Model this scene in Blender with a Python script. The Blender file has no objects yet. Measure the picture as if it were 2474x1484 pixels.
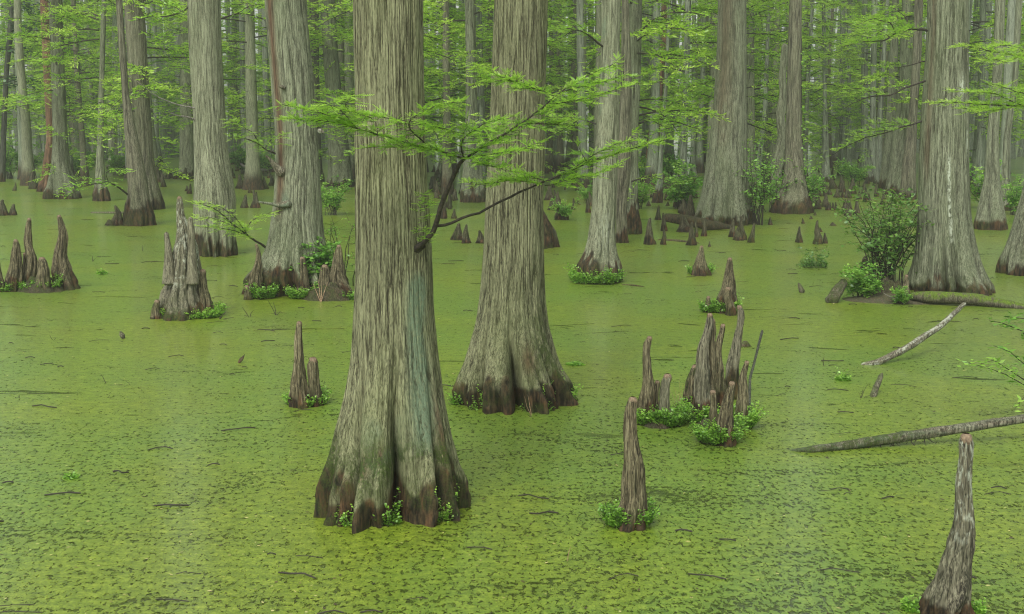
import bpy, math, random
import numpy as np
from mathutils import Vector, Matrix
R_ = math.radians
random.seed(7)
rng = np.random.default_rng(11)
sc = bpy.context.scene
COL = sc.collection

# ------------------------------------------------------------------ camera model (metres; photo measured on a 2474 x 1484 grid)
F, CX, CY, HOR, H = 2986.0, 1237.0, 742.0, 290.0, 2.8
TILT = math.atan((CY - HOR) / F)
ct, st = math.cos(TILT), math.sin(TILT)

def ray(x, y):
    a, b = (x - CX) / F, -(y - CY) / F
    return a, ct + b * st, -st + b * ct

def ground(x, y):
    d = ray(x, y); s = H / -d[2]
    return s * d[0], s * d[1]

def at(x, y, Y):
    d = ray(x, y); s = Y / d[1]
    return np.array((s * d[0], Y, H + s * d[2]))

def proj_x(X, Y, Z=0.0):
    dz = Z - H
    depth = Y * ct - dz * st
    return CX + F * X / depth

cam_d = bpy.data.cameras.new('camera'); cam = bpy.data.objects.new('camera', cam_d); COL.objects.link(cam)
cam.location = (0, 0, H); cam.rotation_euler = (math.pi / 2 - TILT, 0, 0)
cam_d.sensor_width = 36; cam_d.lens = 36 * F / 2474; cam_d.clip_end = 1000; cam_d.clip_start = .1
sc.camera = cam

# ------------------------------------------------------------------ numpy noise
def vn(x, y, z, seed=0):
    x, y, z = np.broadcast_arrays(x, y, z)
    xi, yi, zi = np.floor(x).astype(np.int64), np.floor(y).astype(np.int64), np.floor(z).astype(np.int64)
    fx, fy, fz = x - xi, y - yi, z - zi
    ux, uy, uz = fx*fx*(3-2*fx), fy*fy*(3-2*fy), fz*fz*(3-2*fz)
    M = 0xffffffff
    def h(a, b, c):
        v = ((a * 0x1da6b343) ^ (b * 0x58163841) ^ (c * 0x4b1ab31f) ^ (seed * 0x2545f491)) & M
        v = ((v ^ (v >> 13)) * 0x5bd1e995) & M
        v = ((v ^ (v >> 15)) * 0x27d4eb2d) & M
        return (v ^ (v >> 14)) / 4294967295.0
    def l(a, b, t): return a + (b - a) * t
    return l(l(l(h(xi,yi,zi), h(xi+1,yi,zi), ux), l(h(xi,yi+1,zi), h(xi+1,yi+1,zi), ux), uy),
             l(l(h(xi,yi,zi+1), h(xi+1,yi,zi+1), ux), l(h(xi,yi+1,zi+1), h(xi+1,yi+1,zi+1), ux), uy), uz)

def fbm(x, y, z, seed=0, o=3):
    s, a, t = 0, 1.0, 0
    for k in range(o):
        s = s + a * vn(x * 2**k, y * 2**k, z * 2**k, seed + k * 17); t += a; a *= .5
    return s / t

def sstep(a, b, x):
    t = np.clip((x - a) / (b - a), 0, 1)
    return t * t * (3 - 2 * t)

# ------------------------------------------------------------------ mesh building
def mesh(name, V, faces, mats, smooth=True, attrs=None, mat_idx=None):
    """faces: list of (n,k) int arrays"""
    me = bpy.data.meshes.new(name)
    V = np.asarray(V, np.float32)
    faces = [np.asarray(f, np.int32) for f in faces if len(f)]
    nl = sum(f.size for f in faces); nf = sum(len(f) for f in faces)
    me.vertices.add(len(V)); me.vertices.foreach_set('co', V.ravel())
    me.loops.add(nl); me.loops.foreach_set('vertex_index', np.concatenate([f.ravel() for f in faces]))
    me.polygons.add(nf)
    tot = np.concatenate([np.full(len(f), f.shape[1], np.int32) for f in faces])
    start = np.concatenate(([0], np.cumsum(tot)[:-1])).astype(np.int32)
    me.polygons.foreach_set('loop_start', start)
    me.polygons.foreach_set('loop_total', tot)
    me.polygons.foreach_set('use_smooth', np.full(nf, smooth, bool))
    for m in (mats if isinstance(mats, (list, tuple)) else [mats]): me.materials.append(m)
    if mat_idx is not None: me.polygons.foreach_set('material_index', np.asarray(mat_idx, np.int32))
    for k, a in (attrs or {}).items():
        at_ = me.attributes.new(k, 'FLOAT', 'POINT')
        at_.data.foreach_set('value', np.asarray(a, np.float32).ravel())
    me.update(calc_edges=True); me.validate()
    return me

def link(name, me, parent=None, loc=(0, 0, 0)):
    o = bpy.data.objects.new(name, me); COL.objects.link(o); o.location = loc
    if parent is not None: o.parent = parent
    return o

def empty(name, loc=(0, 0, 0)):
    return link(name, None, None, loc)

def tag(o, label, cat, group=None):
    o['label'] = label; o['category'] = cat
    if group: o['group'] = group
    return o

def grid_faces(nz, ns, closed=True):
    i = np.arange(nz - 1)[:, None]; j = np.arange(ns)[None, :]
    if not closed: j = j[:, :-1]
    j2 = (j + 1) % ns
    a = i * ns + j; b = i * ns + j2; c = (i + 1) * ns + j2; d = (i + 1) * ns + j
    return np.stack([np.broadcast_to(a, d.shape), np.broadcast_to(b, d.shape), c, d], -1).reshape(-1, 4)

class MB:
    """collects pieces of ONE part"""
    def __init__(s): s.V, s.Fq, s.Ft, s.n, s.T = [], [], [], 0, []
    def add(s, V, f, t=0.5):
        V = np.asarray(V, float); f = np.asarray(f, int) + s.n
        s.V.append(V); (s.Fq if f.shape[1] == 4 else s.Ft).append(f); s.n += len(V)
        s.T.append(np.broadcast_to(np.asarray(t, float), (len(V),)))
    def tube(s, P, r, ns=5, t=.5):
        V, f = tube(P, r, ns); s.add(V, f, t)
    def mesh(s, name, mats, smooth=True, mi=None):
        fs = ([np.concatenate(s.Fq)] if s.Fq else []) + ([np.concatenate(s.Ft)] if s.Ft else [])
        return mesh(name, np.concatenate(s.V), fs, mats, smooth, {'tint': np.concatenate(s.T)}, mi)

def frames(P):
    P = np.asarray(P, float); T = np.gradient(P, axis=0); T /= np.linalg.norm(T, axis=1)[:, None] + 1e-9
    ref = np.array((0, 0, 1.)) if abs(T[:, 2]).mean() < .8 else np.array((0, 1., 0))
    S = np.cross(T, ref); S /= np.linalg.norm(S, axis=1)[:, None] + 1e-9
    U = np.cross(S, T)
    return P, T, S, U

def tube(P, r, ns=5):
    P, T, S, U = frames(P); n = len(P); r = np.broadcast_to(np.asarray(r, float), (n,))
    a = np.linspace(0, 2 * np.pi, ns, endpoint=False)
    V = P[:, None] + r[:, None, None] * (np.cos(a)[None, :, None] * S[:, None] + np.sin(a)[None, :, None] * U[:, None])
    return V.reshape(-1, 3), grid_faces(n, ns)

def resample(P, ds):
    P = np.asarray(P, float); d = np.concatenate(([0], np.cumsum(np.linalg.norm(np.diff(P, axis=0), axis=1))))
    n = max(3, int(d[-1] / ds) + 1); t = np.linspace(0, d[-1], n)
    Q = np.stack([np.interp(t, d, P[:, k]) for k in range(3)], -1)
    for _ in range(2):
        Q[1:-1] = .25 * Q[:-2] + .5 * Q[1:-1] + .25 * Q[2:]
    return Q, t / d[-1]

# ------------------------------------------------------------------ materials
def newmat(name):
    m = bpy.data.materials.new(name); m.use_nodes = True
    nt = m.node_tree; nt.nodes.clear()
    return m, nt, nt.nodes.new('ShaderNodeOutputMaterial')

class N:
    """small node helper"""
    def __init__(s, nt): s.nt = nt
    def n(s, t, **k):
        x = s.nt.nodes.new('ShaderNode' + t)
        for a, b in k.items(): setattr(x, a, b)
        return x
    def l(s, a, b): s.nt.links.new(a, b)
    def set(s, sock, v):
        if hasattr(v, 'is_output'): s.l(v, sock)
        else: sock.default_value = v
    def math(s, op, a, b=0.0, c=None, clamp=False):
        x = s.n('Math', operation=op, use_clamp=clamp); s.set(x.inputs[0], a); s.set(x.inputs[1], b)
        if c is not None: s.set(x.inputs[2], c)
        return x.outputs[0]
    def mix(s, f, a, b, mode='MIX'):
        x = s.n('Mix', data_type='RGBA', blend_type=mode); s.set(x.inputs[0], f)
        s.set(x.inputs[6], a if hasattr(a, 'is_output') else (*a[:3], 1)); s.set(x.inputs[7], b if hasattr(b, 'is_output') else (*b[:3], 1))
        return x.outputs[2]
    def ramp(s, f, stops):
        x = s.n('ValToRGB'); e = x.color_ramp.elements
        while len(e) < len(stops): e.new(.5)
        for q, (p, c) in zip(e, stops): q.position = p; q.color = (*c, 1)
        s.set(x.inputs[0], f); return x.outputs[0]
    def noise(s, vec, scale, detail=3, rough=.55, dist=0.):
        x = s.n('TexNoise'); s.l(vec, x.inputs['Vector']); x.inputs['Scale'].default_value = scale
        x.inputs['Detail'].default_value = detail; x.inputs['Roughness'].default_value = rough; x.inputs['Distortion'].default_value = dist
        return x.outputs['Fac']
    def obj(s, scale=(1, 1, 1), loc=(0, 0, 0)):
        t = s.n('TexCoord'); m = s.n('Mapping'); s.l(t.outputs['Object'], m.inputs[0])
        m.inputs['Scale'].default_value = scale; m.inputs['Location'].default_value = loc
        return m.outputs[0]
    def attr(s, name):
        return s.n('Attribute', attribute_name=name).outputs['Fac']
    def remap(s, v, a, b, c=0., d=1.):
        x = s.n('MapRange'); x.clamp = True; s.set(x.inputs[0], v)
        for k, q in zip((1, 2, 3, 4), (a, b, c, d)): s.set(x.inputs[k], q)
        return x.outputs[0]

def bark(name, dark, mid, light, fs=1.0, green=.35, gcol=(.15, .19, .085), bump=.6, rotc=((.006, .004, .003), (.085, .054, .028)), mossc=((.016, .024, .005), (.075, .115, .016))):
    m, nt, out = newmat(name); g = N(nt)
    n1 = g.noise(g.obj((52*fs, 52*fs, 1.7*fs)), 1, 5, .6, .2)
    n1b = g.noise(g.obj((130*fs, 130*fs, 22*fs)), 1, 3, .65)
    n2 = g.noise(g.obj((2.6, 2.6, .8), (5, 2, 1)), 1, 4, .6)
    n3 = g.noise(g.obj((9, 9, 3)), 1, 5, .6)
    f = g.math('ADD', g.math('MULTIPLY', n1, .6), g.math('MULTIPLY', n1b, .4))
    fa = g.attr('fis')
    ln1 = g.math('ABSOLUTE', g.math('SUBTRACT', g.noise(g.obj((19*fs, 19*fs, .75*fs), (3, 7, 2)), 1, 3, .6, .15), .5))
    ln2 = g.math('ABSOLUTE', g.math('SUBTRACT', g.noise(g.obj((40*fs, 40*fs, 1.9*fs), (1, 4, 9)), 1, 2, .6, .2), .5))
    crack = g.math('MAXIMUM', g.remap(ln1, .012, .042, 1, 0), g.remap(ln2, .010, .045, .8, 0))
    f = g.math('SUBTRACT', f, g.math('ADD', g.math('MULTIPLY', fa, .10), g.math('MULTIPLY', crack, .14)))  # fissures darkened in colour: partly the bark's own tone, partly painted groove shade
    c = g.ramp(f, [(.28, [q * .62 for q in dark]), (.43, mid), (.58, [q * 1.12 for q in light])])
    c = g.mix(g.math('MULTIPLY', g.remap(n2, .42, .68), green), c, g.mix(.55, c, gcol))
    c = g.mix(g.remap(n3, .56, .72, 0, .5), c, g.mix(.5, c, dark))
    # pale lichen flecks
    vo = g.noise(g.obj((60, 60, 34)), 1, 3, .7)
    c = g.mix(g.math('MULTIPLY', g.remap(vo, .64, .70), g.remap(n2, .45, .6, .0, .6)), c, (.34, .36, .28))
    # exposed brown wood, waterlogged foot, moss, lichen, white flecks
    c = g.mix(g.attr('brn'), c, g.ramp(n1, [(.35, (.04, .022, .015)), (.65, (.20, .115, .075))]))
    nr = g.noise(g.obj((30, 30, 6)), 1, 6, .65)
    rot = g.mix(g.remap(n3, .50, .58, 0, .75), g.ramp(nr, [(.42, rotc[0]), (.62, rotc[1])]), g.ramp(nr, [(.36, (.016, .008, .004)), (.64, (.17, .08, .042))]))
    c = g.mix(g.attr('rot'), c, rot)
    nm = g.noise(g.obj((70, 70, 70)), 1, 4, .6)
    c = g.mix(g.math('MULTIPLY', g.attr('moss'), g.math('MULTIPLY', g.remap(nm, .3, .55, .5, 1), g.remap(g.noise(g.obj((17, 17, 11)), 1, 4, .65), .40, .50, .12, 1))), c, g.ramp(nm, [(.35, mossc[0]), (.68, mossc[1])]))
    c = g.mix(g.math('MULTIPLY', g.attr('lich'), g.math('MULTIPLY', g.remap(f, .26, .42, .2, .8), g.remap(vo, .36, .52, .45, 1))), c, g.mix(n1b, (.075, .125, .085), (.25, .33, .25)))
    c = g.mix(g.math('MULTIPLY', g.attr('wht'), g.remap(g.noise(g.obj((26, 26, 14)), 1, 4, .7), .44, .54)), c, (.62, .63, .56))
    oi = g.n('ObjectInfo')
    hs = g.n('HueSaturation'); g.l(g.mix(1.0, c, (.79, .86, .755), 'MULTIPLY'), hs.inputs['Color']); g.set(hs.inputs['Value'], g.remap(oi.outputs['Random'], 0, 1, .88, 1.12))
    b = g.n('BsdfPrincipled'); g.l(hs.outputs[0], b.inputs['Base Color']); b.inputs['Roughness'].default_value = .88
    b.inputs['Specular IOR Level'].default_value = .25
    bp = g.n('Bump'); bp.inputs['Strength'].default_value = bump; bp.inputs['Distance'].default_value = .02
    g.l(g.math('ADD', f, g.math('MULTIPLY', g.math('MULTIPLY', g.math('MAXIMUM', g.attr('moss'), g.attr('rot')), nm), .8)), bp.inputs['Height'])
    g.l(bp.outputs[0], b.inputs['Normal'])
    g.l(b.outputs[0], out.inputs[0])
    return m

def leafmat(name, a, b_, c_, trans=.42, gl=.06):
    m, nt, out = newmat(name); g = N(nt)
    oi = g.n('ObjectInfo')
    t = g.math('ADD', g.attr('tint'), g.remap(oi.outputs['Random'], 0, 1, -.14, .14), clamp=True)
    c = g.ramp(t, [(.1, a), (.5, b_), (.9, c_)])
    d = g.n('BsdfDiffuse'); g.l(c, d.inputs[0])
    tr = g.n('BsdfTranslucent'); g.l(g.mix(.5, c, (.5, .8, .08), 'MULTIPLY') if False else c, tr.inputs[0])
    mx = g.n('MixShader'); mx.inputs[0].default_value = trans; g.l(d.outputs[0], mx.inputs[1]); g.l(tr.outputs[0], mx.inputs[2])
    gs = g.n('BsdfGlossy'); gs.inputs['Roughness'].default_value = .45; gs.inputs[0].default_value = (.7, .8, .7, 1)
    m2 = g.n('MixShader'); m2.inputs[0].default_value = gl; g.l(mx.outputs[0], m2.inputs[1]); g.l(gs.outputs[0], m2.inputs[2])
    g.l(m2.outputs[0], out.inputs[0])
    return m

def flat(name, c1, c2, sc_=(30, 30, 30), rough=.8):
    m, nt, out = newmat(name); g = N(nt)
    n1 = g.noise(g.obj(sc_), 1, 4, .6)
    b = g.n('BsdfPrincipled'); g.l(g.ramp(n1, [(.35, c1), (.65, c2)]), b.inputs['Base Color']); b.inputs['Roughness'].default_value = rough
    bp = g.n('Bump'); bp.inputs['Strength'].default_value = .5; bp.inputs['Distance'].default_value = .01; g.l(n1, bp.inputs['Height']); g.l(bp.outputs[0], b.inputs['Normal'])
    g.l(b.outputs[0], out.inputs[0]); return m

M = {}
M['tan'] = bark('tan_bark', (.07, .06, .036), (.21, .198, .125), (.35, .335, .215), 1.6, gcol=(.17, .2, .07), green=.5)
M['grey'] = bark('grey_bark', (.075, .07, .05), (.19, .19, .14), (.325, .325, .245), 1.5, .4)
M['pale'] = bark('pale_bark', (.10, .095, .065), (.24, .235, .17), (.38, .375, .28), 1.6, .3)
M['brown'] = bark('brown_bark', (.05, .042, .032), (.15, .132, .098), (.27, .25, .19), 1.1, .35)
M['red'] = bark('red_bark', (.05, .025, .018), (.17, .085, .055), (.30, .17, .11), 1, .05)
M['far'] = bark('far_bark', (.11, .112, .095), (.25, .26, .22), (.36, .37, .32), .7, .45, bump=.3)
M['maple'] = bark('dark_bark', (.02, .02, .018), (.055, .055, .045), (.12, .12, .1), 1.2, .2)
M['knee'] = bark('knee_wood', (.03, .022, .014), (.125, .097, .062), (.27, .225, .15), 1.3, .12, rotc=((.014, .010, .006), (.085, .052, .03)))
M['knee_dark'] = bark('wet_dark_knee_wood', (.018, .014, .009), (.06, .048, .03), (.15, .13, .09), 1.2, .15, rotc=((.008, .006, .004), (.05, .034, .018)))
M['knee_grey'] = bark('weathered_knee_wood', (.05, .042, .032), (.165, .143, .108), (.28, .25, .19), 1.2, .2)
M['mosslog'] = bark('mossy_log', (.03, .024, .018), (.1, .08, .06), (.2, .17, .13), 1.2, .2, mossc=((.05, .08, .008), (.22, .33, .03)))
M['tip'] = flat('bare_knee_tip', (.10, .07, .042), (.25, .185, .115), (60, 60, 60))
M['twig'] = flat('dark_twig', (.012, .011, .007), (.055, .045, .03), (40, 40, 40))
M['dead'] = flat('dead_grey_wood', (.06, .055, .045), (.3, .28, .24), (40, 40, 40))
M['straw'] = flat('dry_rootlet', (.16, .1, .055), (.4, .29, .17), (40, 40, 40))
M['log'] = bark('log_wood', (.03, .024, .018), (.12, .098, .075), (.3, .265, .21), 1.2, .2)
M['leaf_hero'] = leafmat('bright_cypress_leaf', (.20, .40, .035), (.33, .60, .055), (.49, .73, .11), .5)
M['leaf_mid'] = leafmat('cypress_leaf', (.17, .36, .03), (.29, .56, .05), (.44, .67, .10), .5)
M['leaf_far'] = leafmat('distant_cypress_leaf', (.18, .37, .03), (.33, .58, .045), (.50, .72, .09), .52)
M['leaf_shrub'] = leafmat('shrub_leaf', (.08, .22, .025), (.19, .42, .05), (.36, .58, .09), .45, .08)
M['leaf_cress'] = leafmat('cress_leaf', (.11, .26, .02), (.22, .46, .04), (.36, .60, .08), .42, .08)
M['leaf_bush'] = leafmat('dark_shrub_leaf', (.05, .14, .018), (.125, .28, .036), (.27, .46, .07), .4, .1)
M['leaf_maple'] = leafmat('broad_dark_leaf', (.012, .04, .014), (.025, .075, .022), (.06, .15, .035), .3, .1)

# ------------------------------------------------------------------ upright tapering wood measured from the photo: trunks and knees
def solid(name, prof, yb, mat, parent=None, nseg=64, dz=.03, seed=0, valleys=None, nval=7, vdep=.2, vh=.5, bark_a=.006, bf=22.,
          ext=0.0, cap=False, moss=.5, mossh=.4, roth=.35, fx=None, knob=.02, Y=None, at_origin=False):
    """prof rows (y, x_left, x_right) on the photo grid; the foot meets the water at row yb. Returns the object and its fit."""
    prof = sorted(prof, key=lambda p: -p[0])
    xm = .5 * (prof[0][1] + prof[0][2])
    if Y is None:
        Yf = ground(xm, yb)[1]
        Rb = .5 * (prof[0][2] - prof[0][1]) * Yf / F
        Y = Yf + Rb * .85
    Z, X, Rr = [], [], []
    for (y, l, r) in prof:
        a, b = at(l, y, Y), at(r, y, Y)
        Z.append(a[2]); X.append(.5 * (a[0] + b[0])); Rr.append(.5 * (b[0] - a[0]))
    Z, X, Rr = map(np.array, (Z, X, Rr))
    if ext and ext > Z[-1]:
        k = max(0, len(Z) - 3); sl = np.clip((X[-1] - X[k]) / (Z[-1] - Z[k] + 1e-6), -.04, .04)
        Z = np.append(Z, ext); X = np.append(X, X[-1] + sl * (ext - Z[-2])); Rr = np.append(Rr, Rr[-1] * .55)
        zt = Z[-2] + .15
        zz = np.concatenate((np.arange(-.12, zt, dz), np.linspace(zt, ext, 14)))
    else:
        zz = np.append(np.arange(-.12, Z[-1], dz), Z[-1])
    if len(Z) > 3:   # smooth the measured outline a little
        zv = Z[-2] if ext and ext == Z[-1] else Z[-1]
        fine = np.linspace(min(-.12, Z[0]), zv, 400); ker = np.ones(21) / 21
        sm = lambda A: np.convolve(np.pad(np.interp(fine, Z, A), 10, mode='edge'), ker, 'valid')
        ux, ur, uz = sm(X), sm(Rr), fine
        if zv < Z[-1]: uz = np.append(fine, Z[-1]); ux = np.append(ux, X[-1]); ur = np.append(ur, Rr[-1])
        xs, rs = np.interp(zz, uz, ux), np.interp(zz, uz, ur)
    else:
        xs, rs = np.interp(zz, Z, X), np.interp(zz, Z, Rr)
    if cap:
        h_ = Z[-1]; q = np.clip((h_ - zz) / max(rs[-1] * 1.3, .004), 0, 1); rs = rs * np.sqrt(np.clip(1 - (1 - q) ** 2, .0004, 1))
    if not cap:
        zf = roth * .42; rs = np.where(zz < zf, np.interp(zf, zz, rs) * (1 + .35 * (np.interp(0, zz, rs) / np.interp(zf, zz, rs) - 1) * (1 - zz.clip(0) / zf)) * (1.0 + .55 * (np.interp(0, zz, rs) / np.interp(zf, zz, rs) - 1)) , rs * (1 + .55 * (np.interp(0, zz, rs) / np.interp(zf, zz, rs) - 1) * np.exp(-((zz - zf) / (zf * 1.2)) ** 2)))
    x0 = float(np.interp(0, zz, xs))
    th = np.linspace(0, 2 * np.pi, nseg, endpoint=False)[None, :]           # 0 = facing the camera, + = to the right
    zc = zz[:, None]; Rg = rs[:, None]
    cx_, cy_ = np.sin(th), -np.cos(th)
    if valleys is None:
        rr = random.Random(seed); valleys = []
        for k in range(nval):
            valleys.append((360 * (k + rr.uniform(-.3, .3)) / nval, vdep * rr.uniform(.5, 1.4), vh * rr.uniform(.6, 1.7), rr.uniform(5, 11)))
    cut = 0; fl = 0
    if not cap:          # small root ribs round the foot
        rr = random.Random(seed + 500); hs_ = roth * 1.1
        valleys = list(valleys) + [(360 * (k + rr.uniform(-.4, .4)) / 22, rr.uniform(.05, .17), hs_ * rr.uniform(.4, 1.1), rr.uniform(2, 4)) for k in range(22)]
    wob = (fbm(zc * 1.3, zc * 0 + 3.3, zc * 0, seed) - .5) * .25 + (vn(cx_ * 1.5, cy_ * 1.5, zc * 1.1, seed + 4) - .5) * .35
    for (a, d, h_, w) in valleys:
        dl = np.abs((th + wob - R_(a) + np.pi) % (2 * np.pi) - np.pi)
        e = np.exp(-(dl / R_(w * 1.25)) ** 1.15)
        prof_h = np.exp(-(np.clip(zc, 0, 99) / h_) ** 1.6)
        cut = cut + 1.25 * d * e * prof_h + .045 * e * np.exp(-np.clip(zc, 0, 99) / (h_ * 4))
        fl = fl + e * prof_h
    r = Rg * (1 - np.clip(cut, 0, .78)) * (1 + .75 * np.clip(cut, 0, .78).mean(1, keepdims=True))
    Rm = float(np.median(rs))
    px, py = cx_ * Rm, cy_ * Rm
    ws = (fbm(px * 3, py * 3, zc * .8, seed + 9) - .5)
    r = r * (1 + .05 * ws) + .012 * (fbm(px * 9, py * 9, zc * 1.6, seed + 3) - .5) * min(1, Rm / .2)
    if cap:
        ph = seed * 1.37; sz = zc / (Rm * 3.2)
        r = r * (1 + .55 * (fbm(cx_ * 1.5 + ph, cy_ * 1.5, sz, seed + 81) - .5) + .5 * (fbm(cx_ * 4 + ph, cy_ * 4, sz * 1.6, seed + 83) - .5))
        xs = xs + Rm * 1.1 * (vn(zz / (Rm * 4.5) + ph, zz * 0, zz * 0, seed + 85) - .5) * np.clip(zz / (Rm * 3), 0, 1)
    else:
        ft_ = np.exp(-(np.clip(zc, 0, 99) / (roth * 1.5)) ** 2)
        r = r * (1 + .30 * ft_ * (fbm(cx_ * 2.6, cy_ * 2.6, zc / (roth * 1.6), seed + 87, 2) - .5))
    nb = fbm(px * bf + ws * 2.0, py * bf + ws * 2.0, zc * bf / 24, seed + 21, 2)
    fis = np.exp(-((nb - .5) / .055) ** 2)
    nb2 = fbm(px * bf * 2.1, py * bf * 2.1, zc * bf / 7, seed + 33, 2)
    br = bark_a * (-fis * 1.0 + (nb2 - .5) * 1.4)
    foot = np.exp(-(np.clip(zc, 0, 99) / (roth * .8 + 1e-6)) ** 2)
    r = r + br + 1.8 * knob * foot * (fbm(px * 14, py * 14, zc * 8, seed + 41) - .45) + 1.2 * knob * foot * (fbm(px * 30, py * 30, zc * 5, seed + 43) - .5)
    if cap: r = np.minimum(r, Rg * 1.32 + .002)
    r = np.maximum(r, .0015)
    low = fbm(px * 5, py * 5, zc * 3, seed + 55)
    rot = (1 - sstep(roth * .6, roth * .95, zc + (low - .5) * roth * 1.5 + (fbm(px * 16, py * 16, zc * 3, seed + 71) - .5) * roth * 1.7)) * .95
    ms = sstep(.46, .60, fbm(px * 7, py * 7, zc * 5, seed + 66)) * np.exp(-(np.clip(zc, 0, 99) / mossh) ** 2) * moss
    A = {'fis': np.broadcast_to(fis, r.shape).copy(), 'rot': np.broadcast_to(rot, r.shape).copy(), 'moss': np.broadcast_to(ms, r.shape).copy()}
    for q_ in ('lich', 'brn', 'wht'): A[q_] = np.zeros(r.shape)
    if fx: fx(A, np.degrees((th + np.pi) % (2 * np.pi) - np.pi) + zc * 0, zc + th * 0, low)
    V = np.stack((xs[:, None] - x0 + r * cx_, r * cy_, np.broadcast_to(zc, r.shape)), -1).reshape(-1, 3)
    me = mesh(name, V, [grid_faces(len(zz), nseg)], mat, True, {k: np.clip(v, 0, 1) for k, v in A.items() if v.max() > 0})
    o = link(name, me, parent, (0, 0, 0) if parent is not None and not at_origin else (x0, Y, 0))
    info = dict(x=x0, y=Y, axis=lambda z: float(np.interp(z, zz, xs)), rad=lambda z: float(np.interp(z, zz, rs)), top=float(zz[-1]))
    return o, info

# logs, limbs and sticks along a path
def limb(name, P, rad, mat, parent=None, nseg=14, ds=.03, seed=0, moss=0., bark_a=.08, wht=0., lich=0., rot=0., loc=None, ends=True):
    Q, t = resample(P, ds)
    r0 = np.interp(t, np.linspace(0, 1, len(rad)), rad)
    base = np.array(loc if loc is not None else (0, 0, 0), float)
    Pn, T, S, U = frames(Q - base)
    a = np.linspace(0, 2 * np.pi, nseg, endpoint=False)[None, :]
    cs, sn = np.cos(a), np.sin(a)
    s_ = (t * np.linalg.norm(np.diff(Q, axis=0), axis=1).sum())[:, None]
    rm = max(float(np.mean(rad)), .004)
    n1 = fbm(cs * 2.2, sn * 2.2, s_ / rm * .35, seed) - .5
    n2 = fbm(cs * 6, sn * 6, s_ / rm * .5, seed + 5, 2) - .5
    r = r0[:, None] * (1 + n1 * bark_a * 4 + n2 * bark_a * 3)
    if ends:
        e = np.minimum(np.arange(len(t)), np.arange(len(t))[::-1]); q = np.clip(e / 2.0, .02, 1)[:, None]; r = r * np.sqrt(q)
    V = Pn[:, None] + r[..., None] * (cs[..., None] * S[:, None] + sn[..., None] * U[:, None])
    upn = (cs[..., None] * S[:, None] + sn[..., None] * U[:, None])[..., 2]
    ms = np.clip(moss * sstep(-.1, .6, upn + (n1 * 2.0)), 0, 1)
    pat = sstep(.5, .58, fbm(cs * 2, sn * 2, s_ / rm * .22, seed + 8))
    A = {'moss': ms, 'wht': wht * pat, 'lich': lich * sstep(.45, .55, n1 + .5), 'rot': np.full(ms.shape, rot)}
    me = mesh(name, V.reshape(-1, 3), [grid_faces(len(t), nseg)], mat, True, A)
    return link(name, me, parent, (0, 0, 0) if parent is not None else tuple(base))

# ------------------------------------------------------------------ foliage
def feathers(O, D, L, mb, tint, K=6, ll=.2, lw=.045, up=None, tilt=.5):
    """comb-like cypress leaves: two rows of leaflets along each axis, lying near the horizontal"""
    n = len(O)
    if n == 0: return
    upv = np.stack((rng.normal(0, tilt, n), rng.normal(0, tilt, n), np.ones(n)), -1)
    S = np.cross(D, upv); S /= np.linalg.norm(S, axis=1)[:, None] + 1e-9
    k = (np.arange(K) + .6) / K
    ln = ll * np.sin(np.pi * (.18 + .72 * k))                                  # relative leaflet length
    Vs = []
    for sg in (-1, 1):
        b = O[:, None] + D[:, None] * (L[:, None] * k)[..., None]
        dr = S[:, None] * sg * .85 + D[:, None] * .55
        tip = b + dr * (L[:, None] * ln)[..., None]
        w = D[:, None] * (L[:, None] * lw)[..., None]
        Vs.append(np.stack((b - w, b + w, tip), 2))
    V = np.concatenate(Vs, 1).reshape(-1, 3)
    m = len(V) // 3
    mb.add(V, np.arange(m * 3).reshape(m, 3), np.repeat(tint, K * 2 * 3))

def rhombs(O, D, L, w, mb, tint, tilt=.35):
    n = len(O)
    upv = np.stack((rng.normal(0, tilt, n), rng.normal(0, tilt, n), np.ones(n)), -1)
    S = np.cross(D, upv); S /= np.linalg.norm(S, axis=1)[:, None] + 1e-9
    L = L[:, None]; w = np.broadcast_to(np.asarray(w), (n,))[:, None]
    V = np.stack((O, O + D * L * .45 + S * w, O + D * L, O + D * L * .45 - S * w), 1).reshape(-1, 3)
    mb.add(V, np.arange(n * 4).reshape(n, 4), np.repeat(tint, 4))

def rotz(v, a):
    c, s = np.cos(a), np.sin(a)
    return np.stack((v[:, 0] * c - v[:, 1] * s, v[:, 0] * s + v[:, 1] * c, v[:, 2]), -1)

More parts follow.
